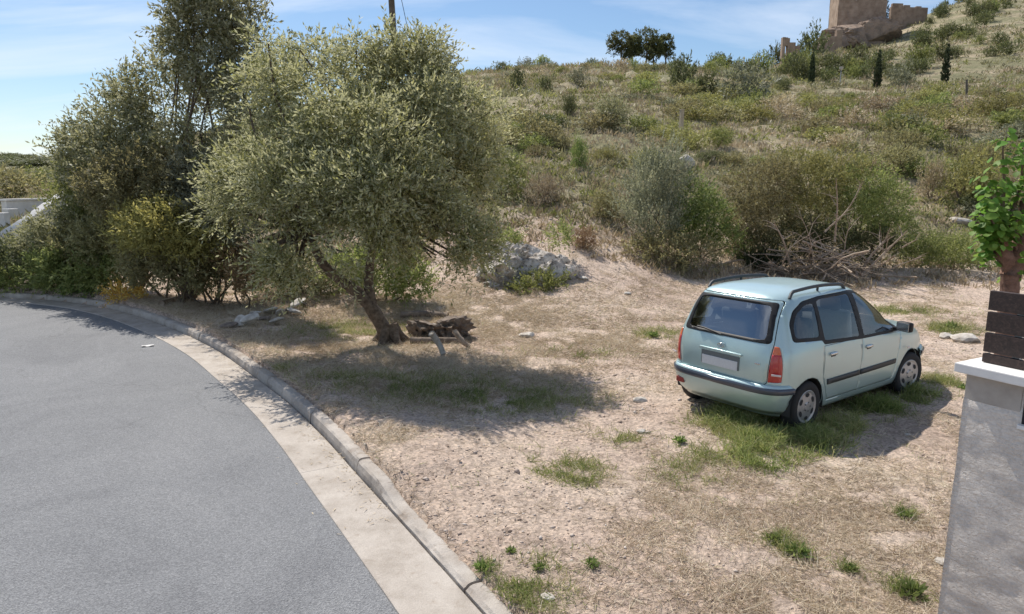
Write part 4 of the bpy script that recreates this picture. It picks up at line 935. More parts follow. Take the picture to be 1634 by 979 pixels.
fshrub('broad olive-green shrub behind the car roof', 'brownleaf', [(1200, 300, 22.5, 44, 44), (1235, 290, 22.8, 44, 40), (1190, 350, 22.3, 40, 44), (1230, 350, 22.3, 40, 40)], 2000, 74)
fshrub('yellow-green shrub in the middle of the bank behind the car', 'yellowleaf', [(1300, 290, 23, 50, 36), (1270, 262, 23.4, 40, 24), (1340, 270, 23.4, 44, 30), (1300, 340, 22.6, 44, 40)], 2000, 75)
fshrub('dense green shrub behind the bare grey branches', 'greenleaf', [(1380, 300, 23, 44, 40), (1415, 330, 23, 40, 40), (1370, 350, 22.8, 40, 40), (1430, 370, 22.6, 26, 26)], 1800, 76)
fshrub('dark green shrub low behind the brushwood heap', 'darkleaf', [(1330, 390, 22.4, 40, 26), (1390, 395, 22.3, 44, 24), (1270, 380, 22.4, 40, 30), (1210, 395, 22.2, 36, 22)], 1700, 77)
fshrub('light green grassy shrub beyond the front of the car', 'greenleaf', [(1500, 400, 22.6, 44, 22), (1545, 410, 22.6, 40, 24), (1470, 410, 22.5, 30, 18)], 1000, 78, up=1.0, shoot=.4, stem=False)
OCY = hit(838, 462).y
fshrub('weedy green clump growing at the foot of the limestone outcrop', 'greenleaf', [(862, 455, OCY+.2, 30, 12), (835, 468, OCY-.1, 22, 9), (885, 448, OCY+.4, 20, 8)], 620, 79, stem=False)
fshrub('green shrub on top of the limestone outcrop', 'greenleaf', [(895, 378, OCY+1.9, 16, 14), (812, 385, OCY+1.8, 16, 12)], 260, 80, stem=False)

# spiky dark green tuft behind the car roof
sp = hit(1212, 432); r_ = np.random.default_rng(14); n = 320
A = norm(np.stack([r_.normal(size=n)*.6, r_.normal(size=n)*.6, np.abs(r_.normal(size=n))*.5+.45], 1)); P_ = np.stack([r_.normal(size=n)*.30, r_.normal(size=n)*.15, np.zeros(n)], 1)
V, F = leaf_quads(r_, P_, A, .75, .045); tag(mesh_np('spiky_plant', V, F, M['cypress'], var=np.repeat(r_.random(n), 4)), 'dark spiky green tuft just behind the car roof', 'plant').location = sp

# generic bushes over the hillside: many individuals, a label for each look
GEN = {'brownleaf': 'olive-brown scrub bush', 'greenleaf': 'green scrub bush', 'darkleaf': 'dark evergreen scrub bush',
       'greyleaf': 'grey-green scrub bush', 'yellowleaf': 'yellow-green scrub bush', 'dryleaf': 'dry straw-coloured scrub bush'}
cnt = {k: 0 for k in GEN}; tries = 0
while sum(cnt.values()) < 270 and tries < 6000:
    tries += 1
    yv = math.exp(rb_.uniform(math.log(24.5), math.log(128))); s_ = rb_.uniform(-.13, .80); x = s_*yv
    if yv < 30 and .10 < s_ < .62: continue
    if fbm(x*.06+3, yv*.06, 3) < .40 + .12*rb_.random(): continue
    k = rb_.choice(list(GEN), p=(.30, .20, .06, .13, .23, .08)); r0 = rb_.uniform(.45, 1.1)*(1 + yv/120)*(1 if yv < 75 else .72)
    if cnt[k] > 75: continue
    zone = ('above the limestone outcrop', 'round the lone dark bush', 'upslope of the pale post', 'below the cypresses', 'above the mulberry')[int(np.clip((817 + s_*FPX - 720)//190, 0, 4))]; zone = ('low on the slope ' if yv < 45 else 'mid-slope ' if yv < 80 else 'high up ') + zone
    bush('scrub_bush', GEN[k] + ' ' + zone, 'bush', (x, yv, hz(x, yv)-.08), r0, r0*rb_.uniform(.55, .95), k, yv < 34, 'scrub bushes on the hillside'); cnt[k] += 1
# pines on the castle slope and shrubs of the upper hill
for i in range(150):
    px = rb_.uniform(1090, 1700); v_ = rb_.random(); s_ = (px-817)/FPX*1.02; yv = rb_.uniform(138, 205) if px < 1430 else rb_.uniform(150, 300); x = s_*yv
    if 1200 < px < 1300 and yv > 165: continue
    if 1300 < px < 1425 and yv > 178: continue
    r0 = rb_.uniform(1.5, 3.1)
    zone = 'along the skyline beside the crest pines' if px < 1200 else 'below the ruined wall' if px < 1320 else 'below the castle tower' if px < 1430 else 'beside the tallest cypress' if px < 1540 else 'on the slope at the picture edge'
    bush('slope_pine', ('large' if r0 > 2.3 else 'small') + ' bushy pine ' + zone, 'tree', (x, yv, hz(x, yv)-.3), r0, r0*rb_.uniform(1.0, 1.6), 'pine' if rb_.random() < .75 else 'greenleaf', False, 'pines on the castle slope')
for i in range(75):
    px = rb_.uniform(720, 1240); s_ = (px-817)/FPX*1.02; yv = rb_.uniform(100, 126); x = s_*yv; r0 = rb_.uniform(.7, 1.7)
    km = rb_.choice(['pine', 'brownleaf', 'greenleaf', 'greyleaf']); nm_ = {'pine': 'dark green', 'greyleaf': 'grey-green', 'greenleaf': 'bright green', 'brownleaf': 'olive-brown'}[km]
    bush('crest_shrub', ('big ' if r0 > 1.2 else 'small ') + nm_ + ' shrub on the crest ' + ('close to the olive crown' if px < 860 else 'before the crest pines' if px < 965 else 'at the foot of the crest pines' if px < 1085 else 'past the crest pines'), 'bush', (x, yv, hz(x, yv)-.15), r0, r0*rb_.uniform(.7, 1.2), km, False, 'shrubs along the crest')
for i in range(18):
    yv = rb_.uniform(34, 240); s_ = rb_.uniform(-.95, -.56); x = s_*yv; r0 = rb_.uniform(.8, 1.6)*(1 + yv/90)
    km = rb_.choice(['yellowleaf', 'greenleaf', 'brownleaf', 'darkleaf']); nm_ = {'yellowleaf': 'yellow-green', 'greenleaf': 'green', 'brownleaf': 'olive-brown', 'darkleaf': 'dark'}[km]
    bush('valley_bush', nm_ + ' bush in the low valley ' + ('just beyond' if yv < 100 else 'far beyond') + ' the concrete wall', 'bush', (x, yv, hz(x, yv)-.1), r0, r0*.8, km, False, 'bushes in the valley')
for i in range(150):                                            # distant woods on the far ridge
    yv = rb_.uniform(380, 640); s_ = rb_.uniform(-1.0, -.55); x = s_*yv; r0 = rb_.uniform(8, 14)
    bush('ridge_tree', 'dark green tree on the far ridge beyond the valley', 'tree', (x, yv, hz(x, yv)-1), r0, r0*.36, 'darkleaf', False, 'trees on the far ridge')

# low scrub and dry grass that nobody could count
def scrub(name, label, n, mats, seed, ymin, ymax, per, size, thr, up):
    r = np.random.default_rng(seed); yv = np.exp(r.uniform(math.log(ymin), math.log(ymax), n)); s_ = r.uniform(-.92, .92, n); x = s_*yv
    keep = fbm(x*.11+seed, yv*.11, 4) > thr; x, yv = x[keep], yv[keep]; z = height(x, yv); k = (z > -.05); x, yv, z = x[k], yv[k], z[k]; n = len(x)
    sz = size*(.6 + yv/45)*r.uniform(.5, 1.4, n); idx = np.repeat(np.arange(n), per)
    off = r.normal(size=(n*per, 3))*np.array([.45, .45, .12])*sz[idx][:, None]; off[:, 2] = np.abs(off[:, 2])
    P = np.stack([x, yv, z-.03], 1)[idx] + off; A = norm(r.normal(size=(n*per, 3))*np.array([.6, .6, .3]) + np.array([0, 0, up]))
    Ls = (sz[idx]*.75)[:, None]; V, F = leaf_quads(r, P, A, Ls, Ls*.22)
    tone = np.clip(fbm(x*.3, yv*.3, 3)*1.6-.3 + r.normal(size=n)*.2, 0, 1)
    return tag(mesh_np(name, V, F, M[mats], var=np.repeat(np.clip(tone[idx] + r.normal(size=n*per)*.12, 0, 1), 4)), label, kind='stuff')
scrub('dry_grass', 'dry straw-coloured grass covering the hillside', 18500, 'dryleaf', 301, 18.5, 210, 10, .24, .34, 1.0)
scrub('low_scrub', 'low olive-brown scrub covering the hillside', 21500, 'hillscrub', 302, 21, 330, 10, .27, .38, .7)
scrub('green_undergrowth', 'low green undergrowth between the bushes', 11000, 'greenleaf', 303, 20.5, 200, 11, .25, .49, .8)

# crest pines with visible trunks
for i, (px, w, tpy, lab) in enumerate(((990, 30, 52, 'crest pine farthest from the castle'), (1010, 26, 54, 'second crest pine counted from the olive side'), (1030, 30, 51, 'crest pine with the tallest crown in the middle of the cluster'), (1044, 24, 55, 'crest pine leaning beside the outermost one'), (1061, 24, 56, 'outermost crest pine on the castle side'))):
    Yc = 118 + i; b_ = at(px, 96, Yc); b_.z = hz(b_.x, Yc); top = at(px, tpy, Yc).z - b_.z; s = Yc/FPX
    o = tag(empty('crest_pine', b_), lab, 'tree', 'pines on the crest'); r0 = w*s*.5*(1.0, .8, 1.15, .85, 1.0)[i]; top *= (.98, .9, 1.04, .86, .93)[i]
    V, F, var = crown_geo([((0, 0, top-r0*(.5+.15*(i % 2))), (r0*.95, r0*.95, r0*.6)), ((-r0*.65, 0, top-r0*(1.0+.3*(i % 3))), (r0*.65, r0*.6, r0*.42)), ((r0*.6, .2, top-r0*(1.5-.3*(i % 3))), (r0*.48, r0*.48, r0*.34)), ((r0*.1*(-1)**i, 0, top-r0*1.9), (r0*.5, r0*.5, r0*.36)), ((-r0*.8*(-1)**i, 0, top-r0*1.7), (r0*.4, r0*.4, r0*.3)), ((r0*.7*(-1)**i, 0, top-r0*2.3), (r0*.45, r0*.4, r0*.28))], 420, 7, .42, .15, 500+i, shoot=.4, gap=.36)
    mesh_np('crown', V, F, M['pine'], o, var=var)
    V, F = tube_geo(smooth_path([(0, 0, -.3), (.15*(-1)**i, 0, top*.4), (0, 0, top*.8)], 8), np.linspace(.16, .07, 8), 7); tube_geo([(0, 0, top*.35), (r0*.6*(-1)**i, 0, top*.7)], [.10, .05], 6, V, F); mesh_np('trunk', V, F, M['twig'], o, smooth=True)
# cypresses
def cypress(label, px, pyb, pyt, wpx, seed, Yc=132):
    b_ = at(px, pyb, Yc); b_.z = hz(b_.x, Yc)-.1; top = at(px, pyt, Yc).z - b_.z; s = Yc/FPX; r0 = wpx*s*.5
    o = tag(empty('cypress_tree', b_), label, 'tree', 'cypresses on the slope')
    L_ = [((0, 0, top*t_), (r0*w_, r0*w_, top*.11)) for t_, w_ in ((.10, .75), (.22, .9), (.36, .85), (.50, .70), (.63, .53), (.75, .38), (.86, .24), (.95, .12))]
    V, F, var = crown_geo(L_, 520, 6, .32, .12, seed, up=2.8, shoot=.22, shell=.4, spread=.4); mesh_np('crown', V, F, M['cypress'], o, var=var)
    V, F = tube_geo([(0, 0, -.2), (0, 0, top*.5)], [.16, .08], 7); mesh_np('trunk', V, F, M['twig'], o)
cypress('slim dark cypress nearest the ruined wall', 1294, 136, 84, 11, 601); cypress('dark cypress in the middle of the three on the slope', 1399, 138, 82, 14, 602); cypress('tallest dark cypress of the three on the slope', 1507, 136, 70, 14, 603)
cypress('small cypress standing beside the castle tower', 1415, 20, -28, 11, 604, 244)
# lamp post between the cypresses, thin wooden posts, pale boulder
b_ = at(1340, 139, 128); b_.z = hz(b_.x, 128); o = tag(empty('street_lamp', b_), 'thin pale street lamp between the first two cypresses', 'lamp')
hl = at(1340, 111, 128).z - b_.z; V, F = tube_geo([(0, 0, -.2), (0, 0, hl)], [.09, .06], 8); mesh_np('lamp_post', V, F, M['metal'], o)
V, F = tube_geo([(0, 0, hl-.1), (0, 0, hl+.05), (0, 0, hl+.45), (0, 0, hl+.5)], [.1, .28, .34, .06], 10); mesh_np('lamp_head', V, F, M['stone'], o)
M['palewood'] = simple('pale_wood', [(.36, .29, .20), (.50, .42, .31)], 6, .9, .3)
b_ = hit(1086, 229); hpz = at(1086, 176, b_.y).z - b_.z
o = tag(empty('wooden_post', b_), 'pale square wooden post standing alone on the slope', 'post'); bm = bmesh.new(); box_bm(bm, (0, 0, hpz/2-.1), (.17, .17, hpz+.2), Matrix.Rotation(.4, 3, 'Z'), .015); bm_obj('post_shaft', bm, M['palewood'], o)
bm = bmesh.new(); box_bm(bm, (0, 0, hpz+.02), (.20, .20, .05), Matrix.Rotation(.4, 3, 'Z'), .015); bm_obj('post_cap', bm, M['palewood'], o)
for px, pb_, pt_, lab in ((1542, 158, 127, 'leaning dark fence post below the tallest cypress'), (1444, 150, 133, 'short pale fence post between the cypresses')):
    b_ = hit(px, pb_); h_ = at(px, pt_, b_.y).z - b_.z; V, F = tube_geo([(.05, 0, -.3), (-.1*h_, 0, h_)], [.12, .10], 7); tag(mesh_np('fence_post', V, F, M['polewood' if px > 1500 else 'palewood']), lab, 'post').location = b_
def rock(name, label, p, size, mat, seed, sub=3, amp=.35, freq=1.3, cat='rock', group=None, flat_=None, rz=0):
    bm = bmesh.new(); bmesh.ops.create_icosphere(bm, subdivisions=sub, radius=1); r = np.random.default_rng(seed); o0 = r.uniform(0, 50, 3)
    co = np.array([v.co[:] for v in bm.verts]); q = co*freq
    d = 1 + amp*2*(fbm(q[:, 0]+q[:, 2]*.7+o0[0], q[:, 1]+q[:, 2]+o0[1], 4)-.5) + amp*.8*(np.abs(fbm(q[:, 0]*2.3+o0[2], q[:, 2]*2.3+q[:, 1]*1.9, 3)-.5)*2)
    pl = norm(r.normal(size=(9, 3))); lim = r.uniform(.62, .92, 9)
    c2 = co*d[:, None]
    for a, l_ in zip(pl, lim):                                     # broken facets
        k = c2 @ a; c2 = c2 - np.where(k > l_, (k-l_)*.85, 0)[:, None]*a
    for v, c in zip(bm.verts, c2): v.co = Vector(c*np.array(size))
    if cat is None: return bm
    o = bm_obj(name, bm, M[mat], None, False); o.location = p; o.rotation_euler = (0, 0, rz); tag(o, label, cat, group); return o
b_ = hit(1094, 268); rock('boulder', 'pale round boulder below the thin wooden post', b_ + Vector((0, 0, .15)), (.34, .3, .38), 'stone', 31)
# limestone outcrop: one body and the blocks that stand out of it
b_ = hit(838, 462); oc = tag(empty('limestone_outcrop', b_), 'pitted white limestone outcrop at the foot of the bank', 'rock')
for i, (px, py, w, h_, dy, sd_) in enumerate(((840, 432, 40, 36, 1.0, 1), (800, 432, 26, 34, .6, 2), (882, 432, 28, 22, .7, 3), (845, 402, 26, 20, 1.5, 4), (785, 408, 18, 22, 1.2, 5), (908, 428, 18, 14, 1.0, 6), (822, 452, 22, 14, .3, 7), (868, 412, 18, 18, 1.1, 8),
        (815, 412, 20, 26, .9, 9), (856, 446, 20, 12, .4, 10), (790, 450, 20, 14, .4, 11), (830, 392, 14, 12, 1.6, 12), (895, 412, 14, 12, 1.3, 13), (772, 432, 14, 18, .9, 14), (805, 394, 14, 12, 1.4, 15))):
    Yr = b_.y + dy; s = Yr/FPX; bm = rock('r', '', None, (w*s, max(w, h_)*s*.8, h_*s*.85), 'limestone', 700+sd_, 4, .75, 2.3, None); o = bm_obj('rock_block', bm, M['limestone'], oc, False); o.location = at(px, py+5, Yr) - b_
for i, (px, py, w, lab) in enumerate(((1020, 642, 13, 'pale flat stone lying in the dirt beside the car'), (842, 538, 14, 'flat grey stone in the open lot beyond the tree shade'), (1505, 898, 16, 'white stone against the foot of the rendered wall'), (872, 955, 14, 'white stone by the mossy patch at the kerb end'), (1024, 690, 9, 'small whitish stone on the bare soil'),
                              (930, 447, 9, 'small pale stone below the outcrop'), (1448, 697, 6, 'tiny white stone in the straw near the front wheel'), (820, 452, 8, 'pale stone fallen in front of the outcrop'), (1000, 470, 7, 'little stone on the bare earth under the bank'), (560, 797, 5, 'dark clod lying in the gutter'), (1540, 545, 26, 'flat pale slab of rock beyond the car front'), (1510, 540, 16, 'smaller pale slab beside the flat rock'), (1400, 350, 12, 'pale rock among the bank shrubs'), (1530, 357, 22, 'pale ledge of rock on the slope by the mulberry'))):
    p = hit(px, py); s = p.y/FPX; rock('stone', lab, p + Vector((0, 0, w*s*.15)), (w*s, w*s*.8, w*s*.35), 'stone', 800+i, 2, .3, 1.2, cat='stone')

# castle: tower, wall, cliff, ruin
YT = 243; tb = at(1380, 60, YT); tw = tag(empty('castle_tower', (tb.x, YT, hz(tb.x, YT)-3)), 'square reddish stone castle tower on the cliff', 'tower', kind='thing')
wT = 72*YT/FPX; hT = at(1372, -60, YT).z - tw.location.z
bm = bmesh.new(); rz_ = Matrix.Rotation(-.22, 3, 'Z'); box_bm(bm, (0, wT*.45, hT/2), (wT*.93, wT*.9, hT), rz_, .1)
bmesh.ops.subdivide_edges(bm, edges=bm.edges[:], cuts=14, use_grid_fill=True)
for v in bm.verts: v.co += Vector((random.Random(int(v.co.x*31+v.co.z*17)).uniform(-.12, .12), random.Random(int(v.co.z*13+v.co.y*7)).uniform(-.12, .12), 0))
bm_obj('tower_body', bm, M['castle'], tw)
for i in range(6):
    bm = bmesh.new(); q = rz_ @ Vector((-wT*.40 + i*wT*.16, .3, 0)); box_bm(bm, (q.x, q.y, hT+.7), (1.4, 1.0, 1.5), rz_, .05); bm_obj('merlon', bm, M['castle'], tw)
bm = bmesh.new(); q = rz_ @ Vector((-.5, -.02, 0)); box_bm(bm, (q.x, q.y, hT*.62), (6.5, .25, .5), rz_, .05); bm_obj('string_course', bm, M['stone'], tw)
for (px, py, w, h_, lab, yr) in ((1362, 62, 50, 22, 'ochre rock cliff under the castle tower', 238), (1330, 72, 26, 12, 'lower ochre ledge of the castle cliff', 236), (1398, 54, 34, 20, 'greyer shoulder of the castle cliff', 237)):
    s = yr/FPX; p = at(px, py, yr); rock('castle_cliff', lab, p, (w*s, 6, h_*s), 'cliff', 900+px, 5, .28, 2.4, cat='cliff')
cw = at(1450, 14, 262); o = tag(empty('castle_wall', (cw.x, 262, hz(cw.x, 262)-2)), 'low castle wall running from the tower along the hilltop', 'wall', kind='thing'); hh = at(1440, 12, 262).z - o.location.z
bm = bmesh.new(); box_bm(bm, (0, 0, hh/2), (14, 1.2, hh), Matrix.Rotation(.1, 3, 'Z'), .1); bm_obj('wall_body', bm, M['castle'], o)
for i, (dx, w_, h_) in enumerate(((-4.5, 4, 1.2), (-1, 2.4, .7), (3.5, 2.0, .4))):
    bm = bmesh.new(); box_bm(bm, (dx, dx*.1, hh+h_/2-.05), (w_, 1.15, h_+.1), Matrix.Rotation(.1, 3, 'Z'), .15); bm_obj('broken_top', bm, M['castle'], o)
bw = at(1318, 72, 229); o = tag(empty('castle_wall', (bw.x, 229, hz(bw.x, 229)-2)), 'broken castle wall stepping down from the tower towards the ruin', 'wall', kind='thing')
for dx, w_, py_ in ((-3.2, 2.2, 72), (-.8, 2.6, 66), (1.8, 2.6, 58), (4.0, 2.0, 48)):
    hq = at(1318, py_, 229).z - o.location.z; bm = bmesh.new(); box_bm(bm, (dx, dx*.15, hq/2), (w_, 1.3, hq), Matrix.Rotation(.15, 3, 'Z'), .12); bm_obj('wall_section', bm, M['castle'], o)
YR = 205; rp_ = at(1262, 86, YR); o = tag(empty('ruined_wall', (rp_.x, YR, hz(rp_.x, YR)-1)), 'ruined stone wall with an arched opening on the skyline', 'ruin', kind='thing'); s = YR/FPX
hr = at(1250, 60, YR).z - o.location.z
for nm, x0, x1, z0, z1, y0 in (('wall_pier', -15, -10.5, 0, 1.0, 0), ('wall_pier', -7, -4, 0, .97, 0), ('wall_top', -10.5, -7, .72, .99, 0), ('wall_section', -4, 6, 0, .84, .5), ('wall_section', 6, 14, 0, .74, 1.0)):
    bm = bmesh.new(); box_bm(bm, ((x0+x1)/2*s, y0, hr*(z0+z1)/2), ((x1-x0)*s, 1.4, hr*(z1-z0)), None, .06); bm_obj(nm, bm, M['castle'], o)
for px, py, w, h_, lab in ((1300, 78, 50, 34, 'dark pine behind the ruined wall'), (1282, 82, 26, 22, 'dark shrub leaning on the ruined wall'), (1235, 92, 30, 16, 'dark shrub on the skyline before the ruined wall')):
    p = at(px, py, 210); p.z = hz(p.x, 210)-.5; hp = at(px, py-h_, 210).z - p.z; bush('skyline_tree', lab, 'tree', p, w*210/FPX*.5, hp, 'darkleaf', False)

# ------------------------------------------------------------------ dead wood
def stick(name, label, pts, r0, r1, mat, twigs=0, seed=1, group=None, cat='branch'):
    b_ = Vector(pts[0]); V = []; F = []; P = smooth_path([Vector(p) - b_ for p in pts], 10); rr = random.Random(seed)
    tube_geo(P, np.linspace(r0, r1, 10), 8, V, F, wob=.10, rng=rr)
    for i in range(twigs):
        j = rr.randint(3, 8); d = Vector((rr.uniform(-1, 1), rr.uniform(-.6, .6), rr.uniform(.1, 1))).normalized(); l_ = rr.uniform(.25, .7); p = Vector(P[j])
        tube_geo(smooth_path([p, p + d*l_*.5 + Vector((rr.uniform(-.06, .06), 0, .03)), p + d*l_], 5), np.linspace(r0*.45, .004, 5), 5, V, F)
    o = mesh_np(name, V, F, M[mat], smooth=True); o.location = b_; return tag(o, label, cat, group)
YB = 19.4
for i, (pp, r0, tw_, lab) in enumerate((([(1332, 385), (1336, 330), (1334, 285)], .03, 4, 'upright bare branch above the brushwood heap'), ([(1316, 370), (1352, 335), (1376, 292)], .028, 4, 'long thin bare branch slanting up over the shrubs'), ([(1372, 448), (1385, 415), (1420, 375)], .05, 5, 'pale forked branch standing behind the car roof'),
        ([(1375, 440), (1410, 405), (1448, 368)], .04, 4, 'long pale branch leaning towards the picture edge'), ([(1260, 420), (1250, 385), (1235, 355)], .04, 6, 'crooked bare branch at the near end of the brushwood heap'), ([(1340, 410), (1362, 430), (1372, 448)], .07, 0, 'short thick pale log on the brushwood heap'),
        ([(1300, 430), (1292, 380), (1278, 345)], .018, 5, 'thin upright twig over the middle of the brushwood heap'), ([(1345, 430), (1350, 380), (1362, 340)], .02, 6, 'forked grey twig in front of the dense green shrub'), ([(1400, 440), (1408, 400), (1404, 360)], .016, 5, 'slender upright twig at the far end of the heap'), ([(1245, 430), (1262, 395), (1300, 370)], .02, 5, 'arched twig over the near side of the heap'), ([(1390, 445), (1430, 425), (1470, 410)], .022, 5, 'low spreading branch reaching past the heap'),
        ([(1150, 424), (1170, 417), (1186, 415)], .05, 0, 'pale cut branch lying behind the car roof rail'), ([(1440, 395), (1452, 388), (1464, 382)], .025, 2, 'thin pale stick beyond the brushwood heap'), ([(1280, 385), (1320, 400), (1350, 412)], .035, 4, 'grey branch lying across the brushwood heap'))):
    stick('bare_branch', lab, [at(x, y, YB - .25*j + (i % 3)*.3) for j, (x, y) in enumerate(pp)], r0, r0*.35, 'deadwood', tw_, 40+i)
bp_ = at(1300, 440, 19.6); bp_.z = hz(bp_.x, 19.6); hp_ = tag(empty('brushwood_heap', bp_), 'heap of grey cut brushwood behind the car', 'brushwood heap')
sticks = []; rr = random.Random(99)
for k in range(8):
    V, F = tube_geo(smooth_path([(-.5, 0, 0), (-.15, rr.uniform(-.06, .06), rr.uniform(-.05, .05)), (.2, rr.uniform(-.06, .06), rr.uniform(-.05, .05)), (.5, 0, 0)], 6), np.linspace(.014, .005, 6), 5)
    tube_geo([(.1, 0, 0), (.3, rr.uniform(-.2, .2), rr.uniform(-.1, .2))], [.007, .003], 4, V, F); sticks.append(mesh_np('stick', V, F, M['deadwood'], add=False, smooth=True))
for k in range(120):
    o = bpy.data.objects.new('stick', sticks[k % 8]); u = rr.gauss(0, .5); o.location = (u*1.7, rr.gauss(0, .5), max(.03, (1.0 - abs(u)*.45)*rr.random()**1.4))
    o.rotation_euler = (rr.uniform(-.5, .5), rr.uniform(-.5, .5), rr.uniform(0, 6.28)); q = rr.uniform(.7, 1.9); o.scale = (q, q, q); link(o, hp_)
# stump and logs by the olive
p = hit(690, 560); st_ = p
for i, (pp, dy, r0, mat, lab) in enumerate((([(652, 540), (672, 533), (700, 530)], .0, .10, 'greywood', 'thick pale grey log lying beside the olive trunk'), ([(688, 532), (700, 548), (708, 566)], -.2, .06, 'greywood', 'pale split log propped against the log pile'), ([(725, 528), (738, 545), (748, 556)], -.1, .05, 'deadwood', 'thin dark log at the outer end of the log pile'),
        ([(640, 512), (680, 508), (715, 512)], .3, .08, 'rootwood', 'dark rough log behind the pale one'), ([(655, 555), (690, 558), (740, 548)], -.1, .07, 'rootwood', 'dark root lying in the shade of the log pile'), ([(258, 490), (285, 480), (312, 467)], 0, .07, 'deadwood', 'pale dry log lying across the bank behind the kerb'), ([(1545, 725), (1538, 712), (1530, 704)], 0, .012, 'rootwood', 'thin dark twig near the rendered wall'))):
    pts = []
    for x, y in pp:
        q = hit(x, pp[-1][1] if i != 5 else y); Yq = q.y + (0 if i in (5, 6) else dy*.6); v = at(x, y, Yq); v.z = max(v.z, hz(v.x, Yq) + r0*.7); pts.append(v)
    stick('log' if i < 6 else 'twig', lab, pts, r0, r0*.8, mat, 0, 70+i, cat='log' if i < 6 else 'twig')
sb = hit(715, 545); rock('root_stump', 'gnarled dark root stump in the log pile by the olive', Vector((sb.x, sb.y+.3, sb.z+.18)), (.30, .26, .24), 'rootwood', 77, 4, .9, 3.0, cat='stump')
rock('root_stump', 'smaller dark root stump close to the olive trunk', Vector((sb.x-.55, sb.y+.5, sb.z+.14)), (.28, .24, .18), 'rootwood', 78, 4, .9, 3.0, cat='stump')
# broken slabs by the kerb
rs = random.Random(12)
for i, (px, py, w) in enumerate(((365, 524, 20), (385, 520, 18), (400, 522, 22), (418, 513, 20), (432, 505, 22), (448, 512, 18), (455, 500, 20), (470, 505, 18), (478, 494, 20), (488, 490, 14), (442, 520, 18), (408, 512, 14))):
    p = hit(px, py); s = p.y/FPX; o = rock('broken_slab', 'broken flat slab in the rubble heap beside the kerb', p + Vector((0, 0, .05 + .06*(i % 3))), (w*s*.75, w*s*.6, w*s*.18), 'stone' if i % 3 else 'rootwood', 1000+i, 2, .35, 1.1, cat='slab', group='rubble heap beside the kerb'); o.rotation_euler = (rs.uniform(-.5, .5), rs.uniform(-.5, .5), rs.uniform(0, 6))

# ------------------------------------------------------------------ ground cover of the lot
def wpt(px, py): p = hit(px, py); return (p.x, p.y)
rgc = np.random.default_rng(2024)
def field(blobs):
    W_ = [(wpt(px, py), r, a, w) for px, py, r, a, w in blobs]
    def f(x, y):
        o = np.zeros_like(x)
        for (cx, cy), r, a, w in W_: o = np.maximum(o, w*np.exp(-(((x-cx)/(r*a))**2 + ((y-cy)/r)**2)))
        return o
    return f
bare = field([(740, 800, 1.15, 1.0, 1), (680, 760, .7, .8, .9), (820, 850, .8, 1, .9), (1010, 600, 1.4, .6, .75), (1050, 660, .9, .7, .8), (960, 700, .9, .9, .6), (1480, 545, 1.5, 1.2, .7), (1050, 960, .7, .7, .7), (900, 450, 2.0, 1.6, .5)])
GREEN = [(1180, 680, .55, 1.0, 1.0), (1240, 700, .5, 1.2, 1.0), (1310, 690, .45, 1.0, .9), (1380, 660, .4, 1.1, .8), (1440, 640, .4, 1.0, .8), (1500, 610, .4, .8, .8), (870, 740, .35, .9, .7), (925, 765, .32, 1, .7), (930, 745, .25, 1.5, .5), (1000, 705, .3, 1.4, .6), (1090, 760, .4, 1, .7), (1130, 730, .35, .8, .6), (840, 950, .3, 1.2, .9), (890, 900, .22, 1.6, .5), (770, 912, .12, 1.2, .8),
               (1450, 945, .18, 1, 1), (1235, 862, .16, 1.2, 1), (1270, 885, .16, 1, 1), (1445, 825, .12, .8, 1), (1355, 910, .1, 1, .8), (560, 530, .9, 1.4, .6), (580, 610, .7, 1.2, .5), (700, 620, .9, 1.4, .5), (820, 640, .8, 1.4, .5), (450, 590, .5, 1, .5), (1045, 535, .5, 1, .6), (1510, 525, .6, 1, .8), (930, 565, .6, 1.2, .4), (900, 640, .6, 1.3, .4), (1440, 500, .8, 1.2, .5)]
green = field(GREEN); GB = np.array([(*wpt(px, py), r*a*.8, r*.8, w) for px, py, r, a, w in GREEN])
tan_ = field([(620, 700, .45, .7, 1.2), (470, 600, .5, .8, 1.1), (1150, 830, 1.0, 1.2, 1.1), (1350, 850, 1.3, 1.3, 1.1), (1250, 950, .9, 1.5, 1.1), (560, 560, 1.6, 1.6, 1.0), (700, 600, 1.8, 1.4, 1.0), (420, 500, 2, 2, .9), (700, 500, 2.2, 2.2, .9), (1000, 560, 2.0, 1.6, .7)])
